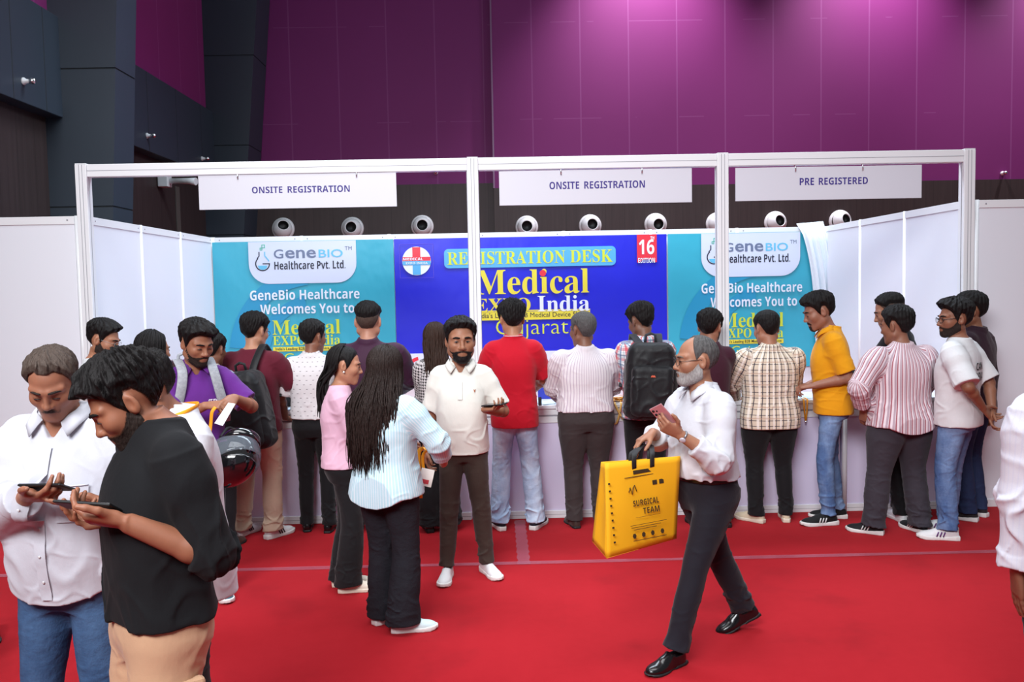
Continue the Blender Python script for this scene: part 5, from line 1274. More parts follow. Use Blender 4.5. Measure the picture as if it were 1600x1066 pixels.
# -- three with phones at the left
def grey_haired():
    y = -3.92; loc = (X(99, y), y); h = 1.71; turn = 176
    wr = into(loc, turn, h, on_y(42, 776, y-.26)); wl = into(loc, turn, h, on_y(174, 790, y-.26))
    p = Person('grey-haired person with moustache in a white shirt and blue jeans looking at a phone', loc, turn, h, (150, 100, 78), w=1.04, belly=.03, head=(13, 32, 0), fat=.5, headsc=.90, res=.0040, neck=.016, neck_up=.055,
               arms=dict(R=dict(to=wr, elbow_at=into(loc, turn, h, on_y(-8, 800, y-.02)), dir=(-.90, .35, .06), palm=(-.2, -.3, .9), pose='cradle'), L=dict(to=wl, elbow_at=into(loc, turn, h, on_y(214, 812, y+.02)), dir=(.92, .30, .10), palm=(.1, -.25, .95), pose='flat')),
               feet=dict(R=dict(x=.13, y=.02, yaw=-12), L=dict(x=-.13, y=0, yaw=12)))
    p.body(); bh = hair_mat('grey_brown_hair', (62, 50, 45), (96, 82, 74), .6); p.hair('recede', bh, thick=.010, top=.022, seed=5, messy=.8); p.beard('moustache', hair_mat('dark_grey_moustache', (46, 40, 38), (84, 76, 72), .7), .004, 'moustache'); p.face(eyes=False, brow=hair_mat('dark_brow', (40, 32, 30), (60, 50, 46), .7), lid=1.0, brow_t=.0040)
    m = cloth('white_shirt_cloth', (194, 194, 203)); p.shirt(m, .92, .84, tail=.05, off=.018, loose=.018, seed=21, collar='shirt', sl_r=.013, cuff=.004, fold_amp=.0042, neck_v=.02); p.collar_leaves(m, 1.15)
    p.patch('placket', -.018, .018, .865, 1.37, m, True, .003)
    mb = mat('shirt_button', srgb(200, 198, 200), .4); 
    for z in (.93, 1.02, 1.11, 1.20, 1.29): MB().sphere(np.array((0, p.on_cloth(0, z)[0]+.002, z))*p.k, .005, 8, (1, .4, 1)).build('button', mb, p.root)
    p.patch('chest_pocket', -.145, -.055, 1.13, 1.25, m, True, .004)
    tube_path(p.root, 'pocket_edge', [np.array((x, p.on_cloth(x, 1.247)[0]+.004, 1.247))*p.k for x in np.linspace(-.145, -.055, 6)], .0022, cloth('pocket_seam', (206, 206, 216)), 6)  # pocket edge in slightly paler cloth than the shirt
    p.trousers(denim('mid_blue_jeans', (50, 76, 112), (92, 124, 162)), 1.0, .090, .066, .062, 7, rise=.014); p.shoes(leather_b, rubber_b, 'formal')
    phone('black phone held in both hands by the grey-haired person', p, 1, (-.98, .2, .05), (.0, -.45, .9), p.hand_point(1, (.0, .082, -.030)), black_m)
grey_haired()

def black_sweater():
    y = -4.42; loc = (X(234, y), y); h = 1.75; turn = 128
    wl = into(loc, turn, h, on_y(196, 816, y-.20)); wr = into(loc, turn, h, on_y(192, 806, y-.02))
    p = Person('young bearded person in a black sweater bending over a phone', loc, turn, h, (150, 98, 74), w=1.06, lean=-1, head=(-14, 35, 0), headsc=.97, res=.0038, neck=-.004, neck_up=.004,
               arms=dict(L=dict(to=wl, elbow_at=into(loc, turn, h, on_y(347, 866, y-.12)), dir=into((0, 0), turn, 1.72, (-.95, -.02, .12)), palm=into((0, 0), turn, 1.72, (.12, .45, .85)), pose='cradle'),
                         R=dict(to=wr, elbow=(.5, -.7, -.9), dir=into((0, 0), turn, 1.72, (-.9, -.3, -.02)), palm=into((0, 0), turn, 1.72, (.1, -.4, .9)), pose='relaxed')),
               feet=dict(L=dict(x=-.11, y=.02), R=dict(x=.11, y=.04)))
    p.body(); p.hair('short', jet, thick=.009, top=.034, quiff=.006, seed=8, messy=1.7, sweep=-.012); p.beard('full', stub, .0014); p.face(lid=.75)
    m = cloth('black_knit', (20, 20, 23), .9, 320, .02); p.shirt(m, .63, .93, off=.016, loose=.014, seed=31, collar='crew', sl_r=.004, fold_amp=.0042)
    p.trousers(cloth('beige_cargo', (198, 158, 126)), 1.0, .092, .072, .070, 9, rise=.010, fold_amp=.0045)
    pk = cloth('beige_pocket', (192, 152, 120)); b = MB(); 
    for z, hh in ((.62, .16),):
        b.box((-.190*p.k, -.06*p.k, z*p.k), (-.150*p.k, .09*p.k, (z+hh)*p.k), .012)
    b.build('cargo_pocket', pk, p.root); p.shoes(sneak_w, rubber_w)
    lg = into((0, 0), turn, 1.72, (-.97, .10, .06)); phone('dark phone held flat by the person in the black sweater', p, -1, lg, into((0, 0), turn, 1.72, (.30, .42, .82)), p.hand_point(-1, (-.0, .105, -.032)), black_m)
black_sweater()

def lanyard_man():
    y = -3.66; loc = (X(286, y), y); h = 1.66; turn = 128
    wl = into(loc, turn, h, on_y(190, 747, y-.26)); wr = into(loc, turn, h, on_y(194, 738, y-.06))
    p = Person('person in a white shirt with an orange lanyard, mostly behind the black sweater', loc, turn, h, (142, 94, 72), w=1.0, lean=4, head=(0, 30, 0), res=.0046, neck=.03, neck_up=.03,
               arms=dict(L=dict(to=wl, elbow=(-.4, -1, -.5), dir=into((0, 0), turn, 1.72, (-.95, -.05, .22)), palm=into((0, 0), turn, 1.72, (.2, .4, .85)), pose='cradle'),
                         R=dict(to=wr, elbow=(.4, -1, -.5), dir=into((0, 0), turn, 1.72, (-.9, -.3, .25)), palm=into((0, 0), turn, 1.72, (.1, -.5, -.8)), pose='type')))
    p.body(); p.hair('short', jet, thick=.011, top=.026, seed=9, messy=1.2); p.face(lid=1.0, eyes=False)
    m = cloth('white_cotton', (210, 210, 216)); p.shirt(m, .95, .76, off=.017, loose=.018, seed=33, collar='shirt', sl_r=.012)
    org = mat('orange_ribbon', srgb(244, 160, 20), .55); k = p.k
    pts = smooth_path([p.N+p.right*-.086+p.up*.012+p.fwd*.03, p.N-p.right*.088+p.up*.026-p.fwd*.03, p.N+p.up*.032-p.fwd*.096, p.N+p.right*.088+p.up*.026-p.fwd*.03, p.N+p.right*.086+p.up*.012+p.fwd*.03, p.N+p.right*.06-p.up*.10+p.fwd*.13, p.N-p.up*.30+p.fwd*.16, p.N-p.right*.06-p.up*.10+p.fwd*.13, p.N+p.right*-.086+p.up*.012+p.fwd*.03], 6)
    t = thing('lanyard', 'orange lanyard round the collar of the person behind the black sweater', 'lanyard', p.world((0, 0, 1.1)), p.root.rotation_euler[2]); b0 = np.array((0, 0, 1.1))*k
    strap_mesh(t, 'ribbon', [q*k-b0 for q in pts], p, .007, .0015, org, axis=p.up); 
    p.trousers(cloth('dark_trousers', (30, 28, 32)), 1.0, seed=13); p.shoes(leather_b, rubber_b, 'formal')
    lg = into((0, 0), turn, 1.72, (-.95, .15, .28)); phone('thin dark phone held up between the grey-haired person and the black sweater', p, -1, lg, into((0, 0), turn, 1.72, (.45, .45, .75)), p.hand_point(-1, (.0, .125, -.032)), black_m)
lanyard_man()

def right_edge():
    y = -4.02; loc = (X(1704, y), y); h = 1.73; turn = -8
    wl = into(loc, turn, h, on_y(1580, 968, y+.02)); 
    p = Person('person in a crumpled white shirt cut off by the right edge of the picture', loc, turn, h, (134, 90, 70), w=1.14, res=.0046,
               arms=dict(L=dict(to=wl, elbow=(-1, -.25, 0), dir=(.12, .18, -1), palm=(1, 0, 0), pose='flat'), R=dict(to=(.27, .05, .85))))
    p.body(); p.hair('short', jet, seed=10); m = striped('white_fine_stripe', (214, 214, 224), ((.014, .0035, 0, (206, 208, 224, .6), 'u'),)); p.shirt(m, .96, .88, off=.018, loose=.018, seed=41, collar='shirt', sl_r=.018, cuff=.005, fold_amp=.006)
    p.trousers(cloth('black_trousers', (18, 17, 20)), 1.0, .096, seed=15, rise=.018); p.shoes(leather_b, rubber_b, 'formal')
right_edge()

def left_edge():
    y = -2.75; loc = (X(-72, y), y); h = 1.70; turn = 150
    p = Person('person beyond the left edge, only a pale sleeve and a black shoe in view', loc, turn, h, (140, 95, 72), w=1.0, res=.008, arms=dict(L=dict(to=(-.33, .05, .88), elbow=(-1, -.3, 0)), R=dict(to=(.26, 0, .82))),
               feet=dict(L=dict(x=float(into(loc, turn, h, on_z(-12, 992, 0))[0]), y=float(into(loc, turn, h, on_z(-12, 992, 0))[1]), yaw=60)))
    p.body(); p.hair('short', jet, seed=12); p.shirt(cloth('pale_grey_blue', (176, 186, 204)), .95, .86, seed=43, collar='shirt', sl_r=.012); p.trousers(cloth('black_trousers', (18, 17, 20)), 1.0, seed=16); p.shoes(leather_b, rubber_b, 'formal')
left_edge()

# -- the two women in front
def long_haired():
    y = -2.22; loc = (X(600, y), y); h = 1.52; turn = -26
    p = Person('person with very long dark hair in a pale blue striped shirt, seen from behind', loc, turn, h, (168, 122, 98), w=1.14, fem=.85, head=(-8, 2, 0), res=.005,
               arms=dict(R=dict(to=(.26, .26, 1.0), elbow=(1, -.3, -.3), dir=(-.5, .8, .1), palm=(-.6, -.2, .6), pose='pinch'), L=dict(to=(-.08, .34, 1.02), elbow=(-1, -.5, -.5), dir=(.5, .8, .1), palm=(.5, 0, .7), pose='pinch')),
               feet=dict(R=dict(x=.11, y=-.02, yaw=-56), L=dict(x=-.09, y=.06, yaw=-20)))
    p.body(); p.face(); p.hair('long', dark_h, thick=.012, top=.018, seed=6, messy=.6); 
    m = striped('pale_blue_stripe', (176, 206, 216), ((.012, .004, 0, (214, 222, 228, .8), 'u'), (.03, .004, .01, (168, 206, 222, .5), 'u'))); p.shirt(m, .80, .79, tail=.06, off=.020, loose=.022, seed=51, collar='shirt', sl_r=.018, cuff=.003, flare=.10, fold_amp=.0038)
    dm = denim('black_flared_denim', (26, 26, 32), (46, 46, 54), .3); p.trousers(dm, 1.0, .096, .082, .094, 17, rise=.012, length=1.3, seat=.012)
    long_hair(p, 1.06, dark_h, 950, 3, .165, -.035, .160, .0040, 125, zvar=.11)
    p.shoes(cloth('pale_aqua_knit', (206, 224, 228), .7), rubber_w, lace=lace_w); return p
FW_ = long_haired()
def held_badge():
    p = FW_; t = thing('badge_lanyard', 'orange lanyard with a white badge hanging beside the pale striped shirt', 'lanyard'); o = on_y(655, 705, -2.05); t.location = o
    org = mat('orange_ribbon', srgb(244, 160, 20), .55); k = 1
    hp = p.world(p.hand_point(1, (0, .07, -.02)))-o
    pts = smooth_path([hp, hp*.5+np.array((.0, 0, .03)), (.0, 0, .0), (-.004, 0, -.12), (.0, 0, -.27)], 5); strap_mesh(t, 'ribbon', [np.asarray(q, float) for q in pts], p, .012, .002, org, axis=(1, 0, 0))
    pts = smooth_path([hp, hp*.4+np.array((.01, 0, .02)), (.02, 0, -.03), (.025, .01, -.15)], 5); strap_mesh(t, 'ribbon', [np.asarray(q, float) for q in pts], p, .009, .002, org, axis=(1, .3, 0))
    MB().box((.0, -.012, -.20), (.075, -.009, -.10), .003, Matrix.Rotation(R(14), 3, 'Y')).build('badge', mat('badge_paper', srgb(240, 236, 228), .6), t)
    MB().box((.01, -.014, -.185), (.05, -.0125, -.16), .001, Matrix.Rotation(R(14), 3, 'Y')).build('badge_print', mat('badge_red', srgb(196, 60, 70), .6), t)
held_badge()

def pink_top():
    y = -1.58; loc = (X(531, y), y); h = 1.49; turn = -78
    p = Person('slim person in a pink long-sleeved top and wide black trousers, face turned right', loc, turn, h, (176, 124, 98), w=.92, fem=1.0, head=(-2, 10, 0), res=.005,
               arms=dict(R=dict(to=(.10, .30, 1.00), elbow=(.4, -1, -.4), dir=(-.2, .9, .2), palm=(-.7, 0, .5), pose='pinch'), L=dict(to=(-.10, .30, 1.02), elbow=(-.4, -1, -.4), dir=(.2, .9, .2), palm=(.7, 0, .5), pose='pinch')),
               feet=dict(R=dict(x=.07, y=.02, yaw=-4), L=dict(x=-.08, y=-.02, yaw=4)))
    p.body(); p.face(lid=.3, brow_t=.0036); p.hair('short', jet, thick=.010, top=.012, seed=14, messy=.25); long_hair(p, 1.28, jet, 50, 5, .05, .0, .10, .008, 70, tie=(.0, -.125, .03))
    p.shirt(cloth('pink_jersey', (208, 166, 186), .8), .97, .90, off=.016, loose=.012, seed=53, collar='crew', sl_r=.010, fold_amp=.003)
    MB().sphere(np.array(p.local((.083, -.004, -.036)))*p.k, .0065, 10).build('earring', mat('pearl', srgb(230, 226, 220), .2), p.root)
    p.trousers(cloth('black_wide_trousers', (20, 19, 22)), .95, .088, .076, .088, 19, rise=.006, length=1.2, seat=.01); p.shoes(cloth('cream_shoe', (214, 202, 186), .7), mat('cream_rubber', srgb(220, 208, 190), .6))
pink_top()

# -- purple polo with the helmet
def purple_polo():
    y = -1.60; loc = (X(303, y), y); h = 1.665; turn = -146
    wr = into(loc, turn, h, on_y(322, 634, y-.26)); wl = into(loc, turn, h, on_y(366, 622, y-.16))
    p = Person('person in a purple polo shirt with grey backpack straps, looking down at papers', loc, turn, h, (148, 100, 76), w=1.02, belly=.01, head=(16, 20, 0), fat=.4, res=.0052,
               arms=dict(R=dict(to=wr, elbow=(.8, -.7, -.5), dir=(-.7, .6, .05), palm=(-.3, -.3, -.8), pose='pinch'), L=dict(to=wl, elbow=(-.8, -.7, -.5), dir=(.55, .6, -.25), palm=(.5, -.3, -.6), pose='pinch')),
               feet=dict(L=dict(x=-.10, y=.10, yaw=-6), R=dict(x=.13, y=-.06, yaw=-10)))
    p.body(); p.hair('short', jet, thick=.012, top=.034, quiff=.016, seed=15, messy=1.1, sweep=-.018); p.beard('full', stub, .0016); p.face(lid=.65)
    m = cloth('purple_pique', (92, 34, 122)); p.shirt(m, 'short', .84, off=.015, loose=.014, seed=55, collar='polo', sl_r=.008); p.collar_leaves(m)
    wh = mat('white_print_cloth', srgb(222, 216, 228), .7); p.print_on('chest_lettering', 'HYR72', wh, -.125, -.045, 1.235, 1.262, True, .02); p.patch('chest_line', .045, .115, 1.205, 1.211, wh); p.patch('chest_line', -.125, -.06, 1.222, 1.226, wh)
    p.trousers(cloth('black_trousers', (18, 17, 20)), 1.0, .084, .056, .050, 21, length=.2); p.shoes(cloth('teal_grey_knit', (58, 90, 104), .7), rubber_w, lace=lace_b)
    st = mat('grey_strap_print', srgb(150, 152, 158), .7, vary=(60, .5))
    sp = striped('striped_canvas', (196, 196, 196), ((.05, .014, 0, (36, 52, 110), 'u'), (.05, .01, .02, (214, 170, 50), 'u')))
    bm = mat('striped_pack', srgb(200, 200, 198), .8); n = NT(bm); x_, y_, z_ = n.sep(n.obj()); q = n.math('ADD', n.math('ADD', x_, n.math('MULTIPLY', z_, .25)), 5); c_ = n.mix(n.step(q, .06, .018), srgb(200, 200, 198), srgb(40, 56, 110)); c_ = n.mix(n.step(n.math('ADD', q, .03), .06, .012), c_, srgb(216, 176, 60)); n.color(c_)
    backpack(p, 'striped backpack with grey patterned straps worn by the person in the purple polo', bm, st, p.P+p.up*.30-p.fwd*.24, (.17, .24, .10))
    # papers pinched in the fingers
    pp = p.world(p.hand_point(1, (-.03, .12, -.03))); t = thing('paper_slip', 'white folded slip of paper in the fingers of the purple polo person', 'paper'); t.location = on_y(348, 645, y-.33)
    vs = [(-.05, 0, -.06), (.0, -.01, -.075), (.075, .0, .05), (.03, .012, .055), (-.03, .03, -.05), (.05, .03, .045)]
    o = mesh_obj('slip', vs, [(0, 1, 2, 3), (0, 4, 5, 3)], mat('paper', srgb(240, 244, 250), .6), t); md = o.modifiers.new('thick', 'SOLIDIFY'); md.thickness = .001
    t = thing('lanyard', 'short orange ribbon hanging from the hand of the purple polo person', 'lanyard'); t.location = on_y(329, 650, y-.32)
    strap_mesh(t, 'ribbon', smooth_path([(.03, .0, .05), (.01, -.005, .02), (.0, 0, -.04), (-.012, 0, -.12)], 5), p, .010, .002, mat('orange_ribbon', srgb(244, 160, 20), .55), axis=(1, 0, 0))
    return p
PUR = purple_polo()
def helmet():
    """full-face motorcycle helmet hung from the forearm, opening to the right"""
    c = on_y(361, 716, -1.88); t = thing('motorcycle_helmet', 'glossy black motorcycle helmet hanging from the arm of the purple polo person', 'helmet'); t.location = c; t.scale = (1.12, 1.12, 1.12); fy = nrm((.80, -.30, .42)); fz = nrm(np.array((-.42, -.34, -.80))-fy*(np.array((-.42, -.34, -.80))@fy)); fx = np.cross(fy, fz); t.rotation_euler = Matrix(((fx[0], fy[0], fz[0]), (fx[1], fy[1], fz[1]), (fx[2], fy[2], fz[2]))).to_euler()
    gl = mat('helmet_gloss', srgb(14, 14, 17), .10, spec=.7, coat=.6); pad = mat('helmet_lining', srgb(26, 26, 28), .9); vis = mat('clear_visor', srgb(120, 128, 138), .06, alpha=.28, spec=.8)
    def shell(p):
        d = _ell(p, (0, 0, .02), (.122, .155, .135)); d = smin(d, _ell(p, (0, .075, -.075), (.098, .085, .055)), .05); d = smax(d, -.105-p[:, 2], .012)
        cav = _ell(p, (0, -.004, .01), (.100, .130, .112)); cav = smin(cav, _cap(p, np.array((0, -.01, 0)), np.array((0, -.01, -.2)), .098, .10), .02); d = smax(d, -cav, .004)
        eye = np.maximum(np.abs(p[:, 2]-.005)-.052, .02-p[:, 1]); return smax(d, -eye, .012)
    sdf_part('shell', [Prim(shell, V3(-.2, -.2, -.2), V3(.2, .2, .2))], (-.15, -.19, -.14), (.15, .19, .18), gl, t, .0055)
    sdf_part('lining', [Prim(lambda p: smax(smax(_ell(p, (0, -.004, .01), (.099, .129, .111)), -_ell(p, (0, .01, -.01), (.082, .115, .10)), .006), -.10-p[:, 2], .01), V3(-.2, -.2, -.2), V3(.2, .2, .2))], (-.14, -.16, -.14), (.14, .16, .14), pad, t, .0065)
    vs, fs = [], []
    for j in range(9):
        for i in range(21):
            a = R(-95+190*i/20); z = -.052+.125*j/8; r = math.sqrt(max(.05, 1-((z-.02)/.15)**2)); vs.append((.128*r*math.sin(a), .164*r*math.cos(a), z))
    for j in range(8):
        for i in range(20): q = j*21+i; fs.append((q, q+1, q+22, q+21))
    o = mesh_obj('visor', vs, fs, vis, t, True); o.rotation_euler = (R(-12), 0, 0); md = o.modifiers.new('thick', 'SOLIDIFY'); md.thickness = .002
    for s_ in (1, -1): MB().lathe([(.001, 0), (.02, 0), (.018, .008), (.001, .009)], Matrix.Translation((s_*.121, .0, .02)) @ Matrix.Rotation(R(90*s_), 4, 'Y'), 16).build('pivot', gl, t)
    tube_path(t, 'chin_strap', smooth_path([(.09, -.0, -.08), (.07, .0, -.15), (.03, -.01, -.19), (-.03, -.01, -.18), (-.08, .0, -.09)], 5), .009, mat('black_handle', srgb(24, 22, 24), .7), 8)
    MB().box((.03, -.015, -.20), (.055, .005, -.17), .003).build('buckle', mat('red_buckle', srgb(220, 50, 40), .4), t)
helmet()

# -- people behind the front group at left
def white_tee_left():
    y = -.85; loc = (X(152, y), y); h = Zt(160, 496, y)*.972; p = Person('bearded person in a white T-shirt and glasses looking down, by the left panel', loc, -82, h, (166, 116, 90), head=(-6, 20, 0), res=.0055, arms=dict(R=dict(to=(.12, .33, 1.05), elbow=(.4, -1, -.3), dir=(-.3, .9, .1), palm=(-.4, 0, .8), pose='cradle'), L=dict(to=(-.12, .33, 1.05), elbow=(-.4, -1, -.3), dir=(.3, .9, .1), palm=(.4, 0, .8), pose='cradle')))
    p.body(); p.hair('short', jet, top=.03, quiff=.01, seed=17); p.beard('full', stub, .0022); p.face(lid=.6); p.glasses(mat('thin_metal_frame', srgb(150, 150, 150), .3), .0011)
    p.shirt(cloth('white_tee', (214, 214, 216)), 'short', .84, seed=57, collar='crew', sl_r=.008); p.trousers(denim('mid_blue_jeans', (50, 76, 112), (92, 124, 162)), 1.0, seed=23); p.shoes(sneak_w, rubber_w)
white_tee_left()
def dark_haired_left():
    y = -1.12; loc = (X(236, y), y); h = Zt(236, 515, y)*.972; p = Person('person with long black hair turned away, between the white T-shirt and the purple polo', loc, -30, h, (160, 112, 88), w=.94, fem=1, head=(-10, 6, 0), res=.006, arms=AWAY)
    p.body(); p.face(); p.hair('long', jet, thick=.012, top=.016, seed=18, messy=.5); long_hair(p, 1.12, jet, 110, 7, .10, 0, .14, .0095, 120); p.shirt(cloth('black_tee', (22, 22, 25)), 'short', .9, off=.010, seed=59); p.trousers(cloth('black_wide_trousers', (20, 19, 22)), 1.0, seed=24); p.shoes(leather_b, rubber_b)
dark_haired_left()
def striped_hidden():
    y = -.62; loc = (X(331, y), y); h = 1.54; p = Person('person in a striped shirt almost hidden behind the purple polo', loc, -14, h, (120, 80, 62), head=(0, 10, 0), res=.0065, arms=dict(R=dict(to=(.10, .20, 1.02), elbow=(.5, -.5, -.9), dir=(-.3, .9, 0), palm=(0, 0, -1)), L=AWAY['L']))
    p.body(); p.hair('short', jet, seed=19); m = striped('bold_stripe', (196, 198, 204), ((.05, .016, 0, (36, 60, 120), 'u'), (.05, .010, .022, (206, 164, 60), 'u'))); p.shirt(m, 'elbow', .86, seed=61, collar='shirt', sl_r=.012); p.trousers(cloth('dark_trousers', (30, 28, 32)), 1.0, seed=25); p.shoes(cloth('brown_shoe', (74, 52, 44), .5), rubber_b, 'formal')
striped_hidden()

# -- the row at the counter, from the left
def queue(label, u, v, y, skin, turn=0, arms=AWAY, hs=.972, du=0, **kw):
    return Person(label, (X(u+du, y), y), turn, Zt(u, v, y)*hs, skin, arms=arms, **kw)
def maroon_tee():
    y = -.36; p = queue('person in a maroon T-shirt and beige trousers at the counter, black pack on one shoulder', 388, 487, y, (176, 128, 102), -6, dict(R=dict(to=(.22, .34, 1.06), elbow=(.8, -.5, -.5), dir=(-.5, .8, .2), palm=(-.4, -.3, .6), pose='cradle'), L=AWAY['L']), du=8, w=1.18, head=(-20, 12, 0), res=.0055, feet=dict(L=dict(x=-.14, y=.02, yaw=-14), R=dict(x=.13, y=-.03, yaw=-30)))
    p.body(); p.hair('short', jet, thick=.013, top=.032, seed=21); p.face(lid=.5); p.glasses(); p.shirt(cloth('maroon_cotton', (92, 22, 40)), 'short', .84, off=.016, loose=.014, seed=63, sl_r=.008)
    p.trousers(cloth('beige_chinos', (206, 184, 160)), 1.0, .094, .074, .068, 26, rise=.016, fold_amp=.0045); p.shoes(sneak_w, rubber_w, accent=mat('shoe_accent', srgb(40, 40, 46), .5), lace=lace_w)
    bk = cloth('black_nylon', (20, 20, 23), .5, 500); backpack(p, 'black backpack slung on one shoulder of the person in maroon', bk, bk, p.P+p.up*.10+p.right*.045-p.fwd*.27, (.18, .30, .125), lean=(-.16, .02, 1), logo=mat('red_logo', srgb(190, 50, 50), .5), straps=True, one_side=1)
maroon_tee()
def printed_shirt():
    y = -.27; p = queue('person in a short-sleeved white printed shirt and black trousers, looking right', 496, 498, y, (132, 88, 68), 4, dict(L=dict(to=(-.26, .20, .93), elbow=(-.8, -.8, -.2), dir=(.25, .9, -.1), palm=(0, 0, -1)), R=TUCK['R']), du=-8, w=1.02, head=(-38, 6, 0), res=.0055, feet=dict(L=dict(x=-.09, y=.06), R=dict(x=.10, y=.0)))
    p.body(); p.hair('short', jet, thick=.011, top=.026, seed=22); p.face(); m = dotted('white_dash_print', (212, 208, 210), (96, 84, 96)); p.shirt(m, 'short', .955, off=.018, loose=.016, seed=65, collar='shirt', tuck=True, sl_r=.014, fold_amp=.004)
    p.trousers(cloth('black_trousers', (18, 17, 20)), .99, .088, .062, .056, 27); p.shoes(leather_b, rubber_b, 'formal')
printed_shirt()
def plum_shirt():
    y = -.33; p = queue('broad person in a dark plum long-sleeved shirt with a faded haircut', 577, 473, y, (176, 126, 104), 0, dict(L=dict(to=(-.2, .34, 1.06), elbow=(-1, -.4, -.4), dir=(.4, .9, 0), palm=(0, 0, -1)), R=dict(to=(.2, .34, 1.06), elbow=(1, -.4, -.4), dir=(-.4, .9, 0), palm=(0, 0, -1))), headsc=1.15, w=1.34, fat=.8, head=(0, 4, 0), res=.0055)
    p.body(); p.hair('short', fade_m, thick=.0025, top=.004, seed=23, messy=.3); p.hair('fade', jet, thick=.006, top=.024, seed=24, messy=.8, name='hair_top'); p.shirt(cloth('plum_satin', (58, 24, 50), .68), .97, .86, off=.016, loose=.014, seed=67, collar='shirt', sl_r=.012)
    p.trousers(cloth('dark_trousers', (30, 28, 32)), 1.0, .094, seed=28); p.shoes(leather_b, rubber_b, 'formal')
plum_shirt()
def houndstooth_woman():
    y = -.34; p = queue('person with long brown hair in a black and white houndstooth top at the counter', 682, 503, y, (178, 130, 106), 8, TUCK, w=.96, fem=1, head=(0, 6, 0), res=.0058, feet=dict(L=dict(x=-.09, y=.03, yaw=6), R=dict(x=.09, y=.03, yaw=-6)))
    p.body(); p.hair('long', brown_h, thick=.012, top=.016, seed=25, messy=.4); long_hair(p, 1.14, brown_h, 320, 9, .085, -.0, .135, .0055, 115); p.shirt(houndstooth('houndstooth_cloth'), .97, .80, off=.014, loose=.014, seed=69, sl_r=.012, flare=.1)
    p.trousers(cloth('black_wide_trousers', (20, 19, 22)), 1.0, .090, .084, .096, 29, seat=.012, length=1.0); p.shoes(leather_b, rubber_b)
houndstooth_woman()
def red_polo():
    y = -.31; p = queue('person in a red polo shirt and light blue jeans at the counter', 803, 468, y, (166, 116, 88), 2, dict(L=dict(to=(-.17, .32, 1.02), elbow=(-.9, -.6, -.4), dir=(.5, .8, 0), palm=(0, 0, -1), pose='type'), R=dict(to=(.16, .32, 1.02), elbow=(.8, -.4, -.6), dir=(-.5, .8, 0), palm=(0, 0, -1), pose='type')), w=1.0, head=(6, 12, 0), res=.0055, feet=dict(L=dict(x=-.13, y=.0, yaw=16), R=dict(x=.15, y=-.01, yaw=-26)))
    p.body(); p.hair('short', jet, thick=.016, top=.036, seed=26, messy=1.5); p.shirt(cloth('red_pique', (186, 12, 36)), 'short', .80, off=.016, loose=.014, seed=71, collar='polo', sl_r=.010)
    wt = mat('white_trim', srgb(236, 210, 214), .7)
    for k in (1, -1):
        a = p.arm[k]; w_ = nrm(a['E']-a['S']); c = a['S']+w_*.2485; e1 = nrm(np.cross(w_, p.fwd+.01)); e2 = np.cross(w_, e1); rr = .069
        tube_path(p.root, 'sleeve_trim', [(c+(e1*math.cos(R(i*20))+e2*math.sin(R(i*20)))*rr)*p.k for i in range(19)], .0035*p.k, wt, 6)
    ca = nrm(p.up-p.fwd*.22); c = p.N-p.up*.022-p.fwd*.006+ca*.058; tube_path(p.root, 'collar_trim', [(c+p.right*.0735*math.cos(R(i))+p.fwd*.0695*math.sin(R(i)))*p.k for i in range(170, 371, 10)], .0025*p.k, wt, 6)
    p.trousers(denim('light_blue_jeans', (142, 170, 206), (204, 220, 238), .9), 1.0, .090, .072, .070, 31, rise=.014, fold_amp=.0045); p.shoes(cloth('navy_slip_on', (34, 36, 48), .7), rubber_w)
    q = np.array((.2, .02, .96)); MB().box(q*p.k-.012, q*p.k+np.array((.012, .03, .05)), .004).build('belt_pouch', black_m, p.root)
red_polo()
def pinstripe():
    y = -.29; p = queue('older person in a tucked white pinstriped shirt and dark baggy trousers', 918, 488, y, (120, 82, 64), 4, dict(L=dict(to=(-.13, .30, 1.00), elbow=(-1, -.35, -.3), dir=(.6, .8, 0), palm=(0, 0, -1), pose='type'), R=dict(to=(.13, .30, 1.00), elbow=(1, -.35, -.3), dir=(-.6, .8, 0), palm=(0, 0, -1), pose='type')), du=-3, headsc=1.15, w=1.30, belly=.02, head=(26, 6, 0), fat=.6, res=.0055, feet=dict(L=dict(x=-.11, y=.0, yaw=10), R=dict(x=.12, y=.03, yaw=-8)))
    p.body(); p.hair('short', grey_h, thick=.007, top=.016, seed=27, messy=.6); p.face(); p.glasses(); m = striped('fine_pinstripe', (212, 206, 210), ((.017, .004, 0, (166, 146, 166, .8), 'u'),)); p.shirt(m, .90, .965, off=.020, loose=.020, seed=73, collar='shirt', tuck=True, sl_r=.016, fold_amp=.0045)
    p.trousers(cloth('charcoal_brown_trousers', (54, 46, 46)), 1.0, .102, .078, .068, 33, rise=.022, fold_amp=.0045); p.belt(black_belt, .985, .030); p.shoes(cloth('brown_sandal', (60, 44, 40), .5), rubber_b, 'sandal')
pinstripe()
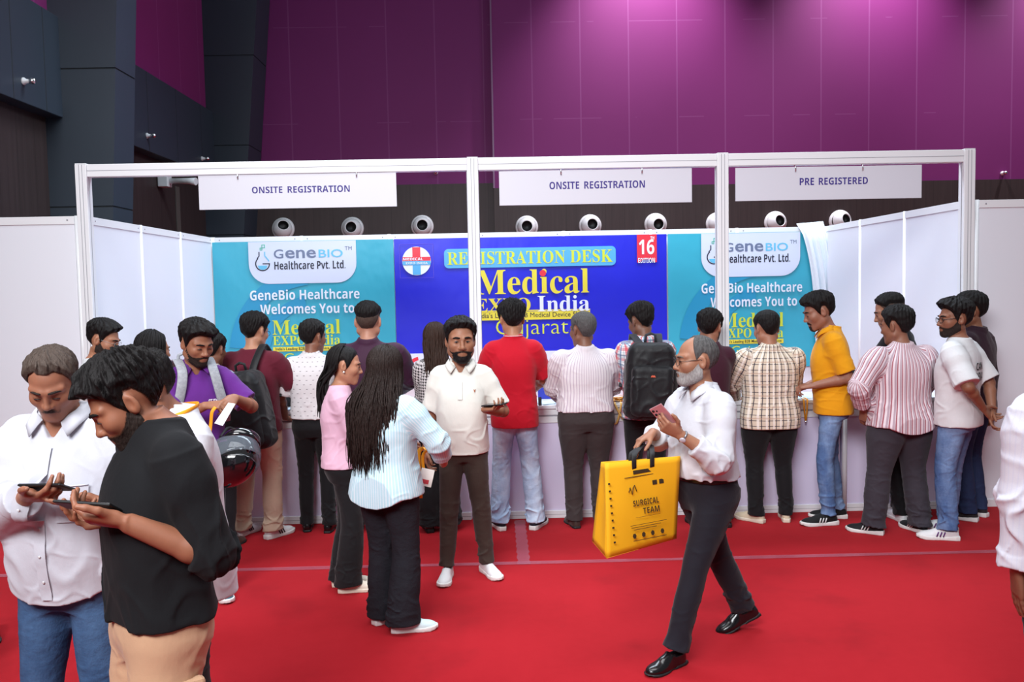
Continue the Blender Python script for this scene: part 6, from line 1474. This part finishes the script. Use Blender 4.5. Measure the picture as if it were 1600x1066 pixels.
def plaid_backpack():
    y = -.34; p = queue('person in a red and blue plaid shirt wearing a big black backpack', 997, 470, y, (112, 76, 60), -4, TUCK, du=12, w=1.04, head=(34, 22, 0), res=.0055)
    p.body(); p.hair('short', jet, thick=.010, top=.032, seed=28, messy=1.1); p.face(lid=.5); m = striped('red_blue_plaid', (224, 228, 232), ((.075, .022, 0, (196, 40, 60, .75), 'u'), (.075, .022, 0, (200, 60, 74, .55), 'v'), (.075, .012, .038, (70, 120, 160, .75), 'u'), (.075, .012, .038, (60, 100, 140, .6), 'v'), (.0375, .003, .01, (40, 50, 80, .7), 'u'), (.0375, .003, .01, (40, 50, 80, .5), 'v'))); p.shirt(m, .95, .86, off=.016, loose=.014, seed=75, collar='shirt', sl_r=.012)
    p.trousers(cloth('black_trousers', (18, 17, 20)), 1.0, .09, seed=34); p.shoes(leather_b, rubber_b)
    bk = cloth('black_nylon', (20, 20, 23), .5, 500); backpack(p, 'big black backpack worn over the red and blue plaid shirt', bk, cloth('strap_webbing', (48, 50, 56), .7), p.P+p.up*.245-p.fwd*.255+p.right*.01, (.195, .29, .135), lean=(.03, .05, 1), logo=mat('orange_logo', srgb(206, 90, 60), .5))
plaid_backpack()
def maroon_right():
    y = -.36; p = queue('person in a dark maroon shirt behind the walking person, at the right inner post', 1101, 482, y, (150, 104, 82), 10, dict(L=dict(to=(-.20, .32, 1.02), elbow=(-.5, -.5, -.8), dir=(.4, .9, 0), palm=(0, 0, -1), pose='type'), R=dict(to=(-.02, .30, 1.0), elbow=(.3, -.6, -1), dir=(-.4, .9, 0), palm=(0, 0, -1), pose='type')), du=8, w=.98, head=(-40, 10, 0), res=.0058, feet=dict(R=dict(x=.12, y=-.03, yaw=-10)))
    p.body(); p.hair('short', jet, thick=.015, top=.03, seed=29, messy=1.2); p.beard('full', stub, .002); p.shirt(cloth('dark_maroon_cotton', (58, 20, 36)), .97, .86, seed=77, collar='shirt', sl_r=.010); p.trousers(cloth('black_trousers', (18, 17, 20)), 1.0, seed=35); p.shoes(leather_b, rubber_b)
maroon_right()
def cream_plaid():
    y = -.29; p = queue('stocky person in a cream plaid shirt and black trousers at the counter', 1197, 486, y, (156, 108, 84), 0, dict(L=dict(to=(-.20, .32, 1.0), elbow=(-1, -.4, -.4), dir=(.5, .8, 0), palm=(0, 0, -1), pose='type'), R=dict(to=(.16, .32, 1.0), elbow=(.6, -.5, -.9), dir=(-.5, .8, 0), palm=(0, 0, -1), pose='type')), du=6, headsc=1.15, w=1.36, belly=.02, fat=.8, head=(14, 16, 0), res=.0055, feet=dict(L=dict(x=-.12, y=.0, yaw=42), R=dict(x=.14, y=.02, yaw=-14)))
    p.body(); p.hair('short', jet, thick=.006, top=.020, seed=30, messy=.6); p.beard('full', stub, .003); m = striped('cream_plaid_cloth', (208, 194, 174), ((.046, .006, 0, (40, 34, 56, .85), 'u'), (.046, .006, 0, (40, 34, 56, .8), 'v'), (.046, .012, .02, (240, 234, 226, .7), 'u'), (.092, .010, .03, (176, 140, 120, .5), 'v'))); p.shirt(m, .93, .80, off=.018, loose=.018, seed=79, collar='shirt', sl_r=.012)
    p.trousers(cloth('black_trousers', (18, 17, 20)), 1.0, .096, .070, .060, 36); p.shoes(cloth('cream_suede', (206, 190, 164), .8), mat('cream_rubber', srgb(220, 208, 190), .6), lace=lace_w)
cream_plaid()
def yellow_polo():
    y = -.34; turn = 76; p = Person('slim person in a yellow polo shirt and jeans, face turned left', (X(1300, y), y), turn, Zt(1280, 458, y)*.985, (150, 104, 84), w=.90, lean=2, head=(8, 20, 0), neck=.02, res=.0055, arms=dict(L=dict(to=(-.15, .15, 1.06), elbow=(-.1, -1, -.6), dir=(.1, .95, -.1), palm=(.2, 0, -1), pose='type'), R=dict(to=(.06, .17, 1.04), elbow=(.5, -1, -.4), dir=(-.2, .95, 0), palm=(0, 0, -1), pose='type')), feet=dict(L=dict(x=-.09, y=.04, yaw=18), R=dict(x=.12, y=-.05, yaw=2)))
    p.body(); p.hair('short', jet, thick=.013, top=.032, quiff=.012, seed=31, messy=1.0, sweep=-.02); p.beard('moustache', jet, .0012, 'moustache'); p.beard('goatee', stub, .0016); p.face(lid=.6)
    m = cloth('yellow_pique', (222, 152, 14)); p.shirt(m, 'short', .84, off=.016, loose=.014, seed=81, collar='polo', sl_r=.008); p.collar_leaves(m)
    p.trousers(denim('mid_blue_slim', (70, 98, 144), (136, 162, 198), .9), 1.0, .086, .060, .050, 37, fold_amp=.0045, length=.4); p.shoes(cloth('black_runner', (22, 22, 24), .7), rubber_w, accent=mat('white_stripe', srgb(226, 226, 226), .6), lace=lace_b)
yellow_polo()
def black_tee_right():
    y = -.30; p = Person('person in a black T-shirt and white trainers behind the red striped shirt', (X(1402, y), y), 48, Zt(1397, 454, y)*.972, (150, 106, 84), w=1.04, head=(20, 20, 0), res=.0058, arms=AWAY, feet=dict(L=dict(x=-.05, y=-.05, yaw=-44), R=dict(x=.14, y=.02, yaw=-10)))
    p.body(); p.hair('short', fade_m, thick=.0025, top=.004, seed=32, messy=.3); p.hair('fade', jet, thick=.006, top=.022, seed=33, messy=.8, name='hair_top'); p.face(lid=.5); p.shirt(cloth('black_tee', (22, 22, 25)), 'short', .84, seed=83, sl_r=.008); p.trousers(cloth('black_trousers', (18, 17, 20)), 1.0, .088, seed=38); p.shoes(sneak_w, rubber_w, lace=lace_w)
black_tee_right()
def red_stripes():
    y = -.66; loc = (X(1408, y), y); h = Zt(1412, 477, y)*.965; turn = 10; wl = into(loc, turn, h, on_y(1350, 640, y+.04))
    p = Person('heavy person in a red and white striped shirt and baggy dark trousers', loc, turn, h, (140, 96, 76), headsc=1.15, w=1.36, belly=.035, fat=.9, head=(26, 10, 0), res=.0055, arms=dict(L=dict(to=wl, elbow=(-1, -.5, 0), dir=(.10, .25, -1), palm=(.9, .3, 0)), R=dict(to=(.22, .30, 1.0), elbow=(1, -.4, -.3), dir=(-.4, .9, 0), palm=(0, 0, -1))), feet=dict(L=dict(x=-.22, y=.02, yaw=44), R=dict(x=.15, y=-.03, yaw=4)))
    p.body(); p.hair('short', jet, thick=.013, top=.028, seed=34, messy=1.2); p.face(); m = striped('red_grey_stripe', (228, 216, 222), ((.026, .006, 0, (150, 44, 66, .85), 'u'), (.026, .009, .011, (164, 138, 152, .75), 'u'))); p.shirt(m, .86, .80, tail=.05, off=.020, loose=.022, seed=85, collar='shirt', sl_r=.018, cuff=.004, flare=.08)
    p.trousers(cloth('slate_baggy', (56, 52, 60)), 1.0, .108, .088, .082, 39, rise=.018, fold_amp=.0045); p.shoes(cloth('black_white_runner', (26, 26, 30), .7), rubber_w, accent=mat('white_stripe', srgb(226, 226, 226), .6), lace=lace_w)
red_stripes()
def white_tee_right():
    y = -.80; loc = (X(1497, y), y); h = Zt(1492, 468, y)*.978; turn = 44
    p = Person('bespectacled person in a white T-shirt and blue jeans, hands behind the back', loc, turn, h, (140, 94, 72), w=1.04, head=(42, 4, 0), res=.0052, arms=dict(L=dict(to=(-.06, -.19, .98), elbow=(-1, -.2, 0), dir=(.75, -.25, -.6), palm=(0, -.9, .3), pose='relaxed'), R=dict(to=(.06, -.215, .94), elbow=(1, -.3, 0), dir=(-.6, -.1, -.8), palm=(0, -1, 0), pose='relaxed')), feet=dict(L=dict(x=-.12, y=.02, yaw=28), R=dict(x=.10, y=.10, yaw=10)))
    p.body(); p.hair('short', jet, thick=.012, top=.036, quiff=.014, seed=35, messy=1.3); p.beard('full', stub, .0012); p.face(lid=.2); p.glasses(rim=.0022)
    p.shirt(cloth('white_tee', (214, 214, 216)), .5, .84, off=.018, loose=.018, seed=87, sl_r=.016); dk = mat('black_print', srgb(24, 24, 26), .7)
    p.print_on('back_lettering', bold_sans('CAN'), dk, -.07, .05, 1.25, 1.305, False); p.print_on('back_lettering', bold_sans('OEVA'), dk, -.09, .07, 1.17, 1.235, False)
    p.trousers(denim('blue_jeans', (66, 92, 138), (128, 154, 192), .9), 1.0, .088, .070, .062, 41, rise=.014, fold_amp=.0045, length=.3); p.shoes(sneak_w, rubber_w, accent=mat('purple_stripe', srgb(92, 40, 110), .6), lace=lace_w)
white_tee_right()
def plum_right():
    y = -.32; p = Person('person in a dark plum shirt hidden behind the white T-shirt at the right end', (X(1522, y), y), 40, Zt(1505, 455, y)*.972, (134, 92, 70), w=1.05, head=(30, 8, 0), res=.006, arms=dict(L=AWAY['L'], R=dict(to=(.18, -.05, .84), elbow=(1, -.6, 0), palm=(-1, 0, 0))))
    p.body(); p.hair('short', jet, thick=.014, top=.03, seed=36); p.shirt(cloth('dark_plum_cotton', (44, 20, 34)), .97, .82, seed=89, collar='shirt', sl_r=.012); p.trousers(denim('navy_denim', (34, 44, 74), (54, 66, 100)), 1.0, seed=42); p.shoes(cloth('dark_trainer', (40, 36, 38), .7), rubber_w)
plum_right()

# -- staff behind the counter
def clerk():
    y = 1.15; loc = (X(436, y), y); p = Person('dark-haired clerk seated behind the counter left of the white printed shirt', loc, 176, 1.66, (150, 104, 82), head=(0, 24, 0), hip_drop=.42, res=.0065, lean=6, arms=dict(L=dict(to=(-.14, .34, .86), elbow=(-1, -.3, -.5), dir=(.4, .9, 0), palm=(0, 0, -1)), R=dict(to=(.14, .34, .86), elbow=(1, -.3, -.5), dir=(-.4, .9, 0), palm=(0, 0, -1))), feet=dict(L=dict(x=-.12, y=.40), R=dict(x=.12, y=.40)))
    p.body(); p.hair('short', jet, seed=37); p.face(lid=1, eyes=False); p.shirt(cloth('dark_plum_cotton', (44, 20, 34)), .97, .46, seed=91, collar='shirt'); p.trousers(cloth('black_trousers', (18, 17, 20)), .60, seed=43); p.shoes(leather_b, rubber_b, 'formal')
    k = p.k; t = thing('stool', 'plain stool behind the counter under the seated clerk', 'stool', (loc[0], loc[1]+.02, 0)); cm = mat('stool_black', srgb(30, 30, 32), .5)
    MB().lathe([(.001, .34), (.17, .34), (.175, .36), (.17, .385), (.001, .39)]).build('seat', cm, t)
    for i in range(4):
        a = R(45+90*i); MB().tube([(.12*math.cos(a), .12*math.sin(a), .34), (.18*math.cos(a), .18*math.sin(a), 0)], .012, 8).build('leg', chrome, t)
clerk()
